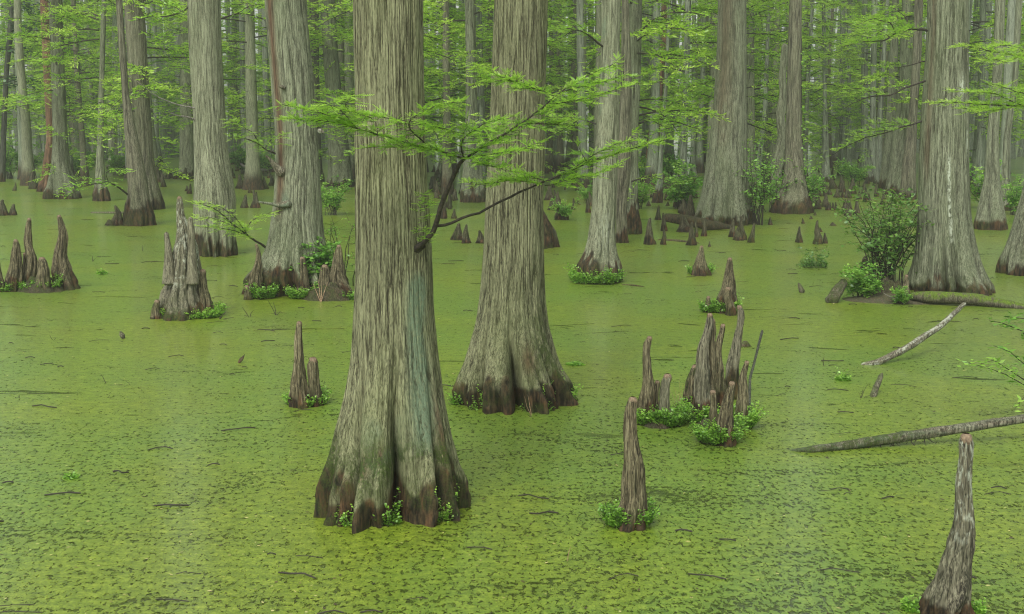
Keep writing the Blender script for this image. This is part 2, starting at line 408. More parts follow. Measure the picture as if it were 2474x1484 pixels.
def leafy(path, mbw, mbl, ds=.08, tw=(.10, .28), fs=.022, fl=(.05, .085), fine=True, start=.0, tint0=.5, rise=.1, tr=.0016, taper=.5):
    """side twigs along a path, leaves along each twig"""
    Q, t = resample(path, ds)
    T = np.gradient(Q, axis=0); T[:, 2] *= .4; T /= np.linalg.norm(T, axis=1)[:, None]
    idx = np.where(t >= start)[0]
    if len(idx) == 0: return
    OO, DD, LL, TT = [], [], [], []
    sgn = 1
    for i in idx:
        for sg in ((sgn,) if rng.random() < .35 else (1, -1)):
            a = sg * R_(rng.uniform(32, 80)); sgn = -sgn
            d = rotz(T[i][None], a)[0]; d[2] = rng.normal(rise, .2); d /= np.linalg.norm(d)
            ln = rng.uniform(*tw) * (1 - taper * t[i]) 
            n = max(2, int(ln / fs))
            s = (np.arange(n) + .4) / n
            bend = np.array((0, 0, -.25 * ln)) * rng.uniform(-.2, .8)
            P = Q[i] + d * (ln * s)[:, None] + bend * (s ** 2)[:, None]
            if mbw is not None: mbw.tube(np.stack((Q[i], Q[i] + d * ln * .5 + bend * .25, P[-1])), [tr, tr * .8, tr * .4], 3)
            tt = np.clip(tint0 + rng.normal(0, .12) + .12 * t[i], 0, 1)
            for q in (1, -1):
                da = rotz(np.repeat(d[None], n, 0), q * rng.uniform(.5, 1.1, n)); da[:, 2] += rng.normal(rise, .26, n); da /= np.linalg.norm(da, axis=1)[:, None]
                OO.append(P); DD.append(da); LL.append(rng.uniform(*fl, n) * (1 - .35 * s)); TT.append(np.clip(tt + rng.normal(0, .13, n), 0, 1))
            OO.append(P[-1:]); DD.append(d[None]); LL.append(np.array([fl[1]])); TT.append(np.array([tt + .1]))
    O, D, L, Tn = map(np.concatenate, (OO, DD, LL, TT))
    if fine: feathers(O, D, L, mbl, Tn, 6, .19, .055)
    else: rhombs(O, D, L, L * .125, mbl, Tn, .45)

def twig_leaf_mesh(name, mbw, mbl, leaf, wood):
    """one crown mesh, wood in slot 0 and leaves in slot 1"""
    m = MB()
    nw = sum(len(f) for f in mbw.Fq) + sum(len(f) for f in mbw.Ft)
    V = np.concatenate(mbw.V + mbl.V) if mbw.V else np.concatenate(mbl.V)
    T = np.concatenate(mbw.T + mbl.T)
    q, t, mq, mt = [], [], [], []
    for k, (b, off) in enumerate(((mbw, 0), (mbl, mbw.n))):
        for f in b.Fq: q.append(f + off); mq += [k] * len(f)
        for f in b.Ft: t.append(f + off); mt += [k] * len(f)
    fs = ([np.concatenate(q)] if q else []) + ([np.concatenate(t)] if t else [])
    return mesh(name, V, fs, [wood, leaf], False, {'tint': T}, mq + mt)

def crown_mesh(seed, z0=1.2, z1=14., nb=44, ln=(1.5, 3.6), leaf='leaf_far', fs=.07, fl=(.15, .24), upper=True, tds=.22, top=21., nup=300):
    global rng
    keep = rng; rng = np.random.default_rng(seed)
    w, l = MB(), MB()
    for k in range(nb):
        z = z0 + (z1 - z0) * ((k + rng.random()) / nb) ** .9
        az = rng.uniform(0, 2 * np.pi); L = rng.uniform(*ln) * (1 - .35 * (z - z0) / (z1 - z0)) * (.65 if z < z0 + 1.5 else 1)
        s = np.linspace(0, 1, 6); up = rng.uniform(-.12, .3); dr = rng.uniform(.1, .4)
        wig = np.cumsum(rng.normal(0, .07, 6))
        P = np.stack((np.cos(az + wig) * L * s, np.sin(az + wig) * L * s, z + L * (up * s - dr * s ** 2)), -1)
        w.tube(P, np.linspace(.028, .006, 6) * L / 3, 4)
        leafy(P, w, l, tds, (.4, .95), fs, fl, False, .22, rng.uniform(.25, .75), .03, .006)
        if L > 2.2:
            for q in range(2):
                i = 2 + q; a2 = az + rng.choice((-1, 1)) * rng.uniform(.5, .9); L2 = L * rng.uniform(.3, .5)
                P2 = P[i] + np.stack((np.cos(a2) * L2 * s, np.sin(a2) * L2 * s, L2 * (.1 * s - .25 * s ** 2)), -1)
                w.tube(P2, np.linspace(.014, .004, 6), 3); leafy(P2, w, l, tds, (.3, .7), fs, fl, False, .1, rng.uniform(.25, .75), .03, .005)
    if upper:
        n = nup
        az = rng.uniform(0, 2 * np.pi, n); rr = np.sqrt(rng.random(n)) * 2.8; z = rng.uniform(z1 - 1, top, n)
        cl = np.round(z / .8) * .8 + rng.normal(0, .12, n)
        rr *= np.clip((top + 1 - z) / 9, .2, 1)
        O = np.stack((np.cos(az) * rr, np.sin(az) * rr, cl), -1)
        a2 = rng.uniform(0, 2 * np.pi, n); D = np.stack((np.cos(a2), np.sin(a2), rng.normal(0, .15, n)), -1)
        rhombs(O, D / np.linalg.norm(D, axis=1)[:, None], rng.uniform(.25, .5, n), .09, l, np.clip(rng.normal(.5, .2, n), 0, 1))
    me = twig_leaf_mesh('crown', w, l, M[leaf], M['twig'])
    rng = keep
    return me

CROWNS = [crown_mesh(100 + k, z0=zz0, nb=int(nb_ * 1.25)) for k, (zz0, nb_) in enumerate(((1.0, 40), (2.2, 38), (1.6, 34), (3.0, 32), (1.2, 44)))]
LOW_CROWNS = [crown_mesh(140 + k, z0=zz0, z1=10., nb=40, upper=False) for k, zz0 in enumerate((1.2, 2.4))]
TALL_CROWNS = [crown_mesh(160 + k, z0=2.0, nb=40, top=30., nup=1300) for k in range(2)]
def gap(px): return abs(px - 1905) < 85 or abs(px - 400) < 85      # where the canopy is open to the sky

# ------------------------------------------------------------------ small plants
def cress(name, label, x, y, rx, ry, h, n=220, ls=.022, cat='water plants', group='tufts of small plants at the waterline', ring=True, mat='leaf_cress', z0=.0):
    """a low tuft or ring of small leafy stems round the foot of something"""
    w, l = MB(), MB()
    a = rng.uniform(0, 2 * np.pi, n); q = rng.uniform(.80, 1.1, n) if ring else np.sqrt(rng.random(n)); ph_ = rng.uniform(0, 9); q = q * (.85 + .35 * vn(np.cos(a) * 1.7 + ph_, np.sin(a) * 1.7, a * 0, 3)); patch_ = vn(np.cos(a) * 2.4 + ph_, np.sin(a) * 2.4, a * 0, 8)
    B = np.stack((np.cos(a) * rx * q, np.sin(a) * ry * q, np.full(n, z0)), -1)
    hh = h * rng.uniform(.3, 1.0, n) * (.6 + .8 * patch_) * (1.0 if ring else np.clip(1.15 - q, .2, 1))
    O, D, L, T = [], [], [], []
    for i in range(n):
        d = np.array((np.cos(a[i]) * .45, np.sin(a[i]) * .45, 1.)) + rng.normal(0, .25, 3) * (1, 1, .2); d /= np.linalg.norm(d)
        if i % 2 == 0: w.tube(np.stack((B[i], B[i] + d * hh[i])), [.0016, .001], 3)
        m = max(3, int(hh[i] / (ls * .55)))
        s = rng.uniform(.15, 1, m)
        e = rng.uniform(0, 2 * np.pi, m)
        O.append(B[i] + d * (hh[i] * s)[:, None]); D.append(np.stack((np.cos(e), np.sin(e), rng.normal(.25, .3, m)), -1)); L.append(rng.uniform(.6, 1.2, m) * ls)
        T.append(np.clip(rng.normal(.5, .16) + rng.normal(0, .1, m), 0, 1))
    O, D, L, T = map(np.concatenate, (O, D, L, T)); D /= np.linalg.norm(D, axis=1)[:, None]
    rhombs(O, D, L, L * .36, l, T, .6)
    o = link(name, twig_leaf_mesh(name, w, l, M[mat], M['twig']), None, (x, y, 0))
    return tag(o, label, cat, group)

def shrub_mesh(seed, h=1.3, spread=.7, ns=16, ls=.06, nl=60, leaf='leaf_shrub', lean=(0, 0)):
    global rng
    keep = rng; rng = np.random.default_rng(seed)
    w, l = MB(), MB(); O, D, L, T = [], [], [], []
    for k in range(ns):
        az = rng.uniform(0, 2 * np.pi); hh = h * rng.uniform(.5, 1.05); sp = spread * rng.uniform(.2, 1.)
        s = np.linspace(0, 1, 6); b = rng.normal(0, spread * .12, 2)
        P = np.stack((b[0] + (np.cos(az) * sp + lean[0]) * s ** 1.4, b[1] + (np.sin(az) * sp + lean[1]) * s ** 1.4, hh * s * (1 - .15 * s)), -1) + np.cumsum(rng.normal(0, .018 * h, (6, 3)), 0)
        P[0, 2] = -.02
        w.tube(P, np.linspace(.008, .002, 6) * min(1.5, h), 4)
        tb = rng.normal(.5, .14)
        for q in range(7):
            u = rng.uniform(.28, 1); p = np.array([np.interp(u, s, P[:, c]) for c in range(3)])
            d = rng.normal(0, 1, 3) * (1, 1, .35) + (np.cos(az) * .5, np.sin(az) * .5, .35); d /= np.linalg.norm(d); tl = h * rng.uniform(.10, .26)
            w.tube(np.stack((p, p + d * tl)), [.003, .0012], 3)
            m = max(4, nl // 7); v = rng.uniform(.15, 1.05, m)
            O.append(p + d * (tl * v)[:, None] + rng.normal(0, ls * .35, (m, 3)))
            e = rng.uniform(0, 2 * np.pi, m); D.append(np.stack((np.cos(e), np.sin(e), rng.normal(.0, .35, m)), -1)); L.append(rng.uniform(.6, 1.2, m) * ls)
            T.append(np.clip(tb + .18 * (u - .5) + rng.normal(0, .12, m), 0, 1))
    O, D, L, T = map(np.concatenate, (O, D, L, T)); D /= np.linalg.norm(D, axis=1)[:, None]
    rhombs(O, D, L, L * .3, l, T, .5)
    me = twig_leaf_mesh('shrub', w, l, M[leaf], M['twig']); rng = keep
    return me

# ================================================================== SETTING
def setting():
    # dark water under a floating mat of duckweed, 4 mm above it
    S = 260.
    V = [(-S, -25, 0), (S, -25, 0), (S, 330, 0), (-S, 330, 0)]
    m, nt, out = newmat('dark_water'); g = N(nt)
    b = g.n('BsdfPrincipled'); b.inputs['Base Color'].default_value = (.012, .016, .006, 1); b.inputs['Roughness'].default_value = .08
    bp = g.n('Bump'); bp.inputs['Strength'].default_value = .08; bp.inputs['Distance'].default_value = .02; g.l(g.noise(g.obj((3, 3, 3)), 1, 3), bp.inputs['Height']); g.l(bp.outputs[0], b.inputs['Normal'])
    g.l(b.outputs[0], out.inputs[0])
    o = link('water', mesh('water', V, [[[0, 1, 2, 3]]], m, False)); o['kind'] = 'structure'

    m, nt, out = newmat('duckweed_mat'); g = N(nt)
    P = g.obj()
    sep = g.n('SeparateXYZ'); g.l(P, sep.inputs[0])
    wn = g.n('TexNoise'); g.l(g.obj((.22, .22, .22)), wn.inputs['Vector']); wn.inputs['Scale'].default_value = 1; wn.inputs['Detail'].default_value = 3
    warp = g.n('VectorMath', operation='MULTIPLY_ADD'); g.l(wn.outputs['Color'], warp.inputs[0]); warp.inputs[1].default_value = (4.5, 4.5, 0); g.l(P, warp.inputs[2])
    mp = g.n('Mapping'); g.l(warp.outputs[0], mp.inputs[0]); mp.inputs['Scale'].default_value = (.7, 2.2, 1); mp.inputs['Rotation'].default_value = (0, 0, .18)
    drift = g.noise(mp.outputs[0], 1, 6, .68)                       # drift lines left by the current
    patch = g.noise(g.obj((.33, .33, .33), (3, 1, 0)), 1, 4, .6)
    hole = g.noise(g.obj((27, 17, 20)), 1, 4, .58, .4)
    fine = g.noise(g.obj((210, 210, 210)), 1, 2, .6)
    mid = g.noise(g.obj((64, 44, 50)), 1, 3, .6)
    near = g.remap(sep.outputs[1], 6.2, 15., 1., 0.)                # the mat is looser towards the viewer's bank
    h = g.math('ADD', g.math('MULTIPLY', hole, .7), g.math('MULTIPLY', mid, .3))
    lv = g.math('ADD', g.math('MULTIPLY', near, .085), g.math('MULTIPLY', g.math('SUBTRACT', patch, .5), .14))
    lv = g.math('ADD', lv, g.remap(drift, .52, .66, 0, .055))
    v = g.math('ADD', h, lv)
    dash = g.math('MULTIPLY', g.remap(g.noise(g.obj((1.6, 5.5, 1), (7, 3, 0)), 1, 5, .7, .4), .60, .68), .035)
    v = g.math('ADD', v, dash)
    gap = g.remap(v, .60, .645)
    open_ = g.math('MULTIPLY', g.remap(drift, .64, .68), g.remap(patch, .50, .58))
    lens = g.math('MULTIPLY', g.remap(g.noise(g.obj((.75, 2.1, 1), (11, 5, 0)), 1, 4, .6, .6), .655, .68), g.remap(sep.outputs[1], 9., 12., 0, 1))
    gap = g.math('MAXIMUM', g.math('MAXIMUM', gap, lens), open_)
    gap = g.math('MULTIPLY', gap, g.remap(g.noise(g.obj((70, 70, 70), (2, 2, 2)), 1, 2, .6), 0.35, .6, .95, .5))
    grain = g.noise(g.obj((9, 15, 9), (3, 3, 0)), 1, 6, .72)
    c = g.ramp(g.math('ADD', g.math('MULTIPLY', fine, .3), g.math('ADD', g.math('MULTIPLY', mid, .3), g.math('MULTIPLY', grain, .4))), [(.38, (.040, .072, .005)), (.5, (.150, .218, .014)), (.60, (.285, .365, .038))])
    c = g.mix(g.remap(patch, .40, .60, 0, .7), c, g.mix(.5, c, (.075, .20, .035)))
    c = g.mix(g.remap(drift, .5, .7, 0, .28), c, (.08, .12, .014))
    vo = g.n('TexVoronoi'); g.l(P, vo.inputs['Vector']); vo.inputs['Scale'].default_value = 9
    fl = g.math('MULTIPLY', g.math('LESS_THAN', vo.outputs['Distance'], .085), g.math('GREATER_THAN', g.noise(g.obj((9, 9, 9), (4, 4, 4)), 1, 1), .56))
    c = g.mix(fl, c, (.45, .44, .16))
    b = g.n('BsdfPrincipled'); g.l(c, b.inputs['Base Color']); b.inputs['Roughness'].default_value = .5; b.inputs['Specular IOR Level'].default_value = .3; b.inputs['Coat Weight'].default_value = .75; b.inputs['Coat Roughness'].default_value = .16; b.inputs['Coat IOR'].default_value = 1.33
    bp = g.n('Bump'); bp.inputs['Strength'].default_value = .7; bp.inputs['Distance'].default_value = .012
    g.l(g.math('SUBTRACT', g.math('ADD', g.math('MULTIPLY', fine, .35), mid), h), bp.inputs['Height']); g.l(bp.outputs[0], b.inputs['Normal'])
    tr = g.n('BsdfTransparent'); mx = g.n('MixShader'); g.l(gap, mx.inputs[0]); g.l(b.outputs[0], mx.inputs[1]); g.l(tr.outputs[0], mx.inputs[2])
    g.l(mx.outputs[0], out.inputs[0])
    V2 = [(x, y, .004) for x, y, z in V]
    o = link('duckweed', mesh('duckweed', V2, [[[0, 1, 2, 3]]], m, False)); o['kind'] = 'stuff'
setting()

# ================================================================== NEAR AND MIDDLE TREES
TREES = {}
LAND = []        # landmarks for wording: (x on the photo grid, words)
def tree(key, label, prof, yb, mat, crown=None, cz=1.0, ext=20., group=None, name='cypress_tree', cat='tree', land=None, **k):
    e = empty(name); tr, i = solid('trunk', prof, yb, M[mat], e, ext=ext, **k)
    e.location = (i['x'], i['y'], 0); i['e'] = e
    tag(e, label, cat, group)
    if crown is not None:
        c = link('crown', LOW_CROWNS[crown % 2] if gap(proj_x(i['x'], i['y'])) else CROWNS[crown % 5], e, (i['axis'](4) - i['x'], 0, 0)); c.rotation_euler.z = (crown * 2.399) % 6.28; c.scale = (cz, cz, 1)
    TREES[key] = i
    if land: LAND.append((.5 * (prof[-1][1] + prof[-1][2]) if prof[-1][0] > prof[0][0] else .5 * (prof[0][1] + prof[0][2]), land))
    return i

def fx_main(A, d, z, low):
    s = np.exp(-((d - 40 - 14 * (low - .5)) / 13) ** 2) * sstep(.45, .95, z + .5 * (low - .5)) * (1 - sstep(1.62, 1.80, z)) * (.55 + .9 * low)
    A['lich'] += np.clip(s * 1.75, 0, 1)
    A['lich'] += .45 * np.exp(-((d + 5) / 22) ** 2) * np.exp(-((z - .75) / .35) ** 2) * sstep(.45, .6, low)
    band = np.exp(-((z - .42) / .2) ** 2)
    A['moss'] = np.maximum(A['moss'], band * sstep(.42, .56, low + .09 * np.cos(np.radians(d * 5 + 40))))
    A['moss'] = np.maximum(A['moss'], .8 * np.exp(-((d - 78) / 14) ** 2) * np.exp(-(z / .7) ** 2))
    A['brn'] += np.exp(-((d - 62) / 5) ** 2) * np.exp(-((z - .62) / .25) ** 2) + np.exp(-((d + 22) / 6) ** 2) * np.exp(-((z - .42) / .09) ** 2) + np.exp(-((d + 6) / 3) ** 2) * np.exp(-((z - .5) / .06) ** 2)
tree('T1', 'broad tan ridged trunk nearest the camera with teal streak below its low leafy branch',
     [(0, 853, 1022), (150, 855, 1023), (300, 857, 1026), (420, 858, 1031), (500, 857, 1037), (620, 858, 1043), (750, 853, 1047), (850, 848, 1056), (950, 833, 1068), (1050, 811, 1086), (1120, 793, 1104), (1180, 777, 1117), (1240, 764, 1126), (1275, 756, 1130)],
     1276, 'tan', nseg=380, dz=.0085, seed=3, bark_a=.0075, bf=33, mossh=.5, roth=.36, knob=.05, fx=fx_main, ext=14,
     valleys=[(9, .95, .55, 6.0), (-31, .36, .75, 5), (-57, .2, .4, 6), (-12, .12, .33, 4), (30, .14, .36, 4), (49, .32, .55, 5), (72, .2, .45, 6), (-82, .25, .5, 8), (110, .25, .5, 8), (150, .3, .5, 9), (-115, .25, .5, 8), (-155, .3, .5, 9)],
     land='the broad trunk with the low leafy branch')

def fx_second(A, d, z, low):
    A['moss'] = np.maximum(A['moss'], np.clip(np.exp(-((d - 52) / 30) ** 2) * np.exp(-(z / 1.0) ** 3) * sstep(.36, .52, low) * 1.1, 0, 1))
    A['brn'] += .9 * np.exp(-((d - 22) / 9) ** 2) * np.exp(-((z - .5) / .14) ** 2) * sstep(.4, .5, low)
tree('T2', 'second broad pale tan trunk, mossy down the right of its flared foot',
     [(0, 1193, 1325), (100, 1190, 1322), (200, 1187, 1318), (400, 1178, 1315), (500, 1172, 1313), (600, 1168, 1314), (700, 1160, 1317), (780, 1148, 1325), (850, 1126, 1345), (900, 1109, 1362), (940, 1098, 1380), (970, 1090, 1390), (998, 1086, 1394)],
     998, 'tan', nseg=320, dz=.011, seed=8, bark_a=.008, bf=29, mossh=.45, roth=.32, knob=.05, fx=fx_second, ext=15,
     valleys=[(-4, .85, .5, 4.5), (-38, .34, .5, 5), (28, .2, .4, 5), (-22, .12, .3, 4), (50, .22, .4, 6), (12, .12, .3, 3.5), (-62, .2, .4, 6), (75, .2, .5, 7), (-90, .2, .5, 8), (110, .25, .5, 8), (150, .3, .5, 9), (-130, .3, .5, 9)],
     land='the second broad trunk')

def fx_I(A, d, z, low):
    A['brn'] += np.exp(-((d + 40) / 13) ** 2) * sstep(1.1, 1.6, z)
    A['lich'] += .8 * np.exp(-((d + 25) / 12) ** 2) * np.exp(-((z - 1.55) / .12) ** 2)
tree('T3', 'leaning grey trunk with brown bare stripe and broken stubs, left of the nearest trunk',
     [(0, 640, 738), (100, 646, 748), (200, 655, 758), (300, 665, 763), (400, 667, 772), (500, 661, 777), (580, 650, 782), (640, 632, 800), (690, 610, 834), (722, 598, 850)],
     722, 'grey', nseg=240, dz=.018, seed=14, bark_a=.01, bf=14, mossh=.6, roth=.55, fx=fx_I, vdep=.34, nval=11, vh=.4, knob=.06, land='the leaning striped trunk', crown=None)

tree('T4', 'stout pale grey trunk with dark slotted foot, behind the large grey stump',
     [(0, 453, 530), (100, 456, 533), (267, 467, 543), (367, 470, 550), (440, 470, 562), (490, 468, 570), (530, 470, 566), (580, 471, 566), (622, 471, 568)],
     622, 'pale', nseg=160, dz=.03, seed=21, bark_a=.008, bf=12, roth=.42, vdep=.3, nval=9, vh=.45, crown=None, land='the stout pale grey trunk')
tree('T5', 'paler smooth trunk half hidden behind the stout pale grey trunk',
     [(0, 434, 460), (200, 436, 470), (400, 434, 472), (432, 430, 476)], 432, 'pale', seed=25, crown=1, cz=.8, bf=8)
tree('T6', 'grey trunk with fluted foot leaning beside a red-brown snag on the left',
     [(0, 118, 150), (200, 125, 157), (333, 128, 163), (400, 126, 168), (450, 117, 184), (482, 110, 197)], 482, 'grey', nseg=110, dz=.05, seed=31, vdep=.3, vh=.9, nval=8, bf=10, roth=.35, crown=0, cz=.8, land='the fluted grey trunk at left')
def fx_red(A, d, z, low): A['brn'] += .5 * sstep(.45, .55, low)
tree('T7', 'red-brown barkless snag standing against the fluted grey trunk at left',
     [(0, 97, 120), (133, 103, 127), (333, 113, 130), (440, 98, 124), (464, 88, 126)], 464, 'red', nseg=60, dz=.06, seed=33, bf=9, roth=.5, crown=None, ext=16, name='dead_snag', cat='snag', fx=fx_red)
tree('T8', 'slender straight blue-grey trunk with brown cone foot, left part of the forest',
     [(0, 245, 257), (167, 240, 253), (333, 235, 250), (417, 231, 253), (450, 229, 257), (487, 224, 269)], 487, 'grey', nseg=60, dz=.05, seed=35, bf=10, roth=.55, crown=2, cz=.75, land='the slender blue-grey trunk')
tree('T9', 'light trunk just behind the slender blue-grey trunk', [(0, 255, 277), (267, 260, 284), (380, 263, 292), (412, 258, 302)], 412, 'pale', seed=37, bf=7, crown=3, cz=.8)
tree('T10', 'front stem of the crooked twin trunks, bending left as it rises',
     [(0, 280, 295), (133, 288, 305), (233, 295, 312), (300, 300, 326), (367, 304, 341), (433, 310, 355), (480, 309, 362), (510, 305, 367), (547, 296, 376)], 547, 'brown', nseg=90, dz=.04, seed=41, bf=9, roth=.6, vdep=.12, crown=None, land='the crooked twin trunks')
tree('T11', 'thicker darker stem standing directly behind the crooked front twin',
     [(0, 300, 348), (133, 308, 355), (267, 317, 363), (367, 321, 370), (433, 324, 378), (507, 302, 396)], 509, 'brown', nseg=80, dz=.05, seed=43, bf=9, roth=.45, crown=4, cz=.8)
tree('T12', 'brown trunk glimpsed between the leaning striped trunk and a grey one', [(0, 742, 770), (200, 745, 772), (300, 748, 774), (400, 744, 778), (440, 740, 784)], 440, 'brown', seed=45, bf=8, crown=None)
tree('T13', 'grey trunk leaning right in the gap before the nearest trunk', [(0, 773, 810), (100, 778, 815), (233, 788, 826), (367, 793, 845), (420, 792, 852), (453, 788, 858)], 453, 'grey', seed=47, nseg=70, bf=9, crown=2, cz=.7)
tree('T14', 'thin whitish trunk peeping out left of the nearest trunk', [(0, 825, 841), (267, 832, 846), (420, 834, 852)], 420, 'pale', seed=49, bf=8, crown=None)
tree('T15', 'grey trunk with brown rooty foot between the two broad trunks', [(0, 1123, 1149), (133, 1125, 1150), (267, 1125, 1153), (400, 1119, 1164), (460, 1114, 1170), (490, 1110, 1177)], 490, 'grey', nseg=80, dz=.05, seed=51, bf=9, roth=.45, crown=3, cz=.8, land='the grey trunk between the two broad ones')
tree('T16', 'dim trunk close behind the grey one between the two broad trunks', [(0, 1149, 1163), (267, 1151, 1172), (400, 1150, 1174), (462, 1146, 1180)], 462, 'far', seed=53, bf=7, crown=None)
tree('T17', 'small white-ribbed trunk with flared skirt foot, far behind the low leafy branch', [(0, 1066, 1080), (250, 1068, 1084), (380, 1064, 1088), (428, 1048, 1094)], 429, 'pale', seed=55, vdep=.35, vh=1., bf=6, crown=1, cz=.8)
tree('T18', 'dark buttressed trunk hidden behind the right edge of the second broad trunk', [(0, 1240, 1285), (400, 1240, 1290), (500, 1236, 1306), (560, 1226, 1330), (603, 1215, 1345)], 603, 'brown', seed=57, nseg=80, roth=.9, bf=9, crown=None)
def fx_P(A, d, z, low):
    A['lich'] += .6 * sstep(.5, .6, low) * np.exp(-((d + 50) / 22) ** 2) * sstep(1.6, 2., z)
    A['wht'] += .3 * np.exp(-((d - 10) / 30) ** 2) * np.exp(-((z - .9) / .35) ** 2)
tree('T19', 'slim pale trunk on a bulging brown foot ringed by green plants, right of centre',
     [(0, 1453, 1500), (100, 1452, 1497), (200, 1449, 1497), (300, 1444, 1496), (400, 1434, 1492), (500, 1430, 1488), (570, 1421, 1486), (610, 1412, 1488), (640, 1400, 1494), (665, 1390, 1501), (686, 1384, 1507)],
     686, 'pale', nseg=180, dz=.02, seed=61, bark_a=.007, bf=16, roth=.5, vdep=.2, nval=9, vh=.35, fx=fx_P, crown=None, land='the slim pale trunk on a brown foot')
tree('T20', 'shaded grey trunk touching the right side of the slim pale trunk', [(0, 1502, 1519), (200, 1500, 1527), (400, 1490, 1525), (500, 1488, 1514), (560, 1488, 1515), (588, 1486, 1519)], 588, 'brown', seed=63, nseg=80, dz=.04, bf=10, roth=.3, crown=None)
tree('T21', 'grey trunk with dark mossy buttress, second behind the slim pale trunk', [(0, 1519, 1552), (200, 1520, 1548), (333, 1516, 1542), (430, 1512, 1542), (500, 1508, 1540), (566, 1500, 1550)], 567, 'grey', seed=65, nseg=80, dz=.04, bf=10, roth=.8, crown=0, cz=.85, land='the grey pair behind the slim pale trunk')
tree('T22', 'red-brown barkless trunk far back right of the slim pale trunk', [(0, 1598, 1612), (100, 1598, 1611), (187, 1577, 1604), (267, 1573, 1598), (400, 1557, 1589), (426, 1553, 1593)], 426, 'red', seed=67, bf=7, crown=None, ext=12, name='dead_snag', cat='snag', land='the red-brown barkless trunk')
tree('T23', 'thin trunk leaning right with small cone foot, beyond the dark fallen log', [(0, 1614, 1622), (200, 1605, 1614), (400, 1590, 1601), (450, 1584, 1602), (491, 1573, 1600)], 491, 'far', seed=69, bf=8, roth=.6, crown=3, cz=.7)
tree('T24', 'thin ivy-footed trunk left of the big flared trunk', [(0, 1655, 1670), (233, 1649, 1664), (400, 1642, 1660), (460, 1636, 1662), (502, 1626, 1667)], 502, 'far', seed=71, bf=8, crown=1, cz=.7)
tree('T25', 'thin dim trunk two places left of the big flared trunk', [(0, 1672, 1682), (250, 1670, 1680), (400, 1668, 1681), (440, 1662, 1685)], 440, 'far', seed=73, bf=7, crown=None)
def fx_U(A, d, z, low): A['brn'] += .55 * np.exp(-((d + 35) / 28) ** 2) * sstep(3, 4.2, z + low * 2)
tree('T26', 'big flared grey trunk with purplish bark, behind the dark fallen log',
     [(0, 1735, 1803), (100, 1733, 1803), (200, 1728, 1803), (300, 1719, 1803), (400, 1708, 1804), (450, 1699, 1808), (500, 1689, 1815), (546, 1679, 1826)], 546, 'grey', nseg=150, dz=.04, seed=75, bark_a=.01, bf=10, roth=.32, vdep=.2, vh=1.2, fx=fx_U, crown=None, land='the big flared trunk')
tree('T27', 'pale thin trunk half hidden right of the big flared trunk', [(0, 1804, 1822), (267, 1802, 1823), (420, 1800, 1826), (470, 1796, 1832)], 470, 'pale', seed=77, bf=8, crown=4, cz=.8)
tree('T28', 'thin trunk slanting right between the big flared trunk and the vine-hung pair', [(0, 1854, 1861), (267, 1843, 1855), (400, 1826, 1839), (450, 1820, 1838)], 450, 'far', seed=79, bf=7, crown=2, cz=.7)
tree('T29', 'dark brown trunk of the vine-hung pair, flared foot on the open water', [(0, 1907, 1937), (200, 1901, 1936), (333, 1898, 1937), (420, 1894, 1943), (470, 1880, 1953), (517, 1856, 1964)], 518, 'brown', nseg=90, dz=.05, seed=81, bf=10, roth=.55, crown=None, land='the vine-hung pair')
tree('T30', 'pale snag with broken top leaning on the dark trunk of the vine-hung pair', [(105, 1889, 1905), (200, 1885, 1902), (333, 1875, 1899), (417, 1868, 1893), (500, 1862, 1900)], 505, 'pale', seed=83, ext=0, cap=True, bf=9, crown=None, name='dead_snag', cat='snag')
for key, lb, pr, yb, cr in (
    ('a', 'hair-thin trunk tilted right of the vine-hung pair', [(0, 1960, 1968), (200, 1946, 1956), (400, 1938, 1951), (440, 1934, 1953)], 440, 3),
    ('b', 'dim thin trunk next right of the tilted hair-thin one', [(0, 1985, 1994), (233, 1988, 1998), (400, 1986, 2004), (440, 1982, 2008)], 440, 0),
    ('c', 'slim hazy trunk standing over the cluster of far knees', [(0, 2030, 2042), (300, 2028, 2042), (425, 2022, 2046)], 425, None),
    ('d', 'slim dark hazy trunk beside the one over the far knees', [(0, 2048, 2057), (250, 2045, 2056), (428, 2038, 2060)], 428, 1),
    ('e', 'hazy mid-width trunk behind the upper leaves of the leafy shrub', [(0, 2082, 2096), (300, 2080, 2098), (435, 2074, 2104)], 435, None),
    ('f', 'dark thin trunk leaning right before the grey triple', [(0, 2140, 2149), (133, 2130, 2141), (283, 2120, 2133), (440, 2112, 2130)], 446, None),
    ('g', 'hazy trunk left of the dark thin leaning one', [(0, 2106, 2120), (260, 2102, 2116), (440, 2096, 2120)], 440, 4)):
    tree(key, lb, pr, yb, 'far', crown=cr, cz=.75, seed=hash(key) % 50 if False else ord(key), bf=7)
tree('T31', 'leftmost stem of the grey triple behind the leafy shrub', [(0, 2155, 2172), (133, 2150, 2170), (333, 2138, 2163), (456, 2122, 2160)], 457, 'grey', seed=91, nseg=70, bf=9, crown=None, land='the grey triple')
tree('T32', 'thickest middle stem of the grey triple behind the leafy shrub', [(0, 2180, 2217), (133, 2174, 2208), (267, 2166, 2201), (400, 2150, 2192), (472, 2138, 2194)], 473, 'grey', seed=93, nseg=80, bf=9, crown=1, cz=.8)
tree('T33', 'rightmost brownish stem of the grey triple, against the white-flecked trunk', [(0, 2210, 2230), (133, 2205, 2226), (267, 2196, 2217), (400, 2180, 2212), (482, 2172, 2214)], 483, 'brown', seed=95, nseg=70, bf=9, crown=None)
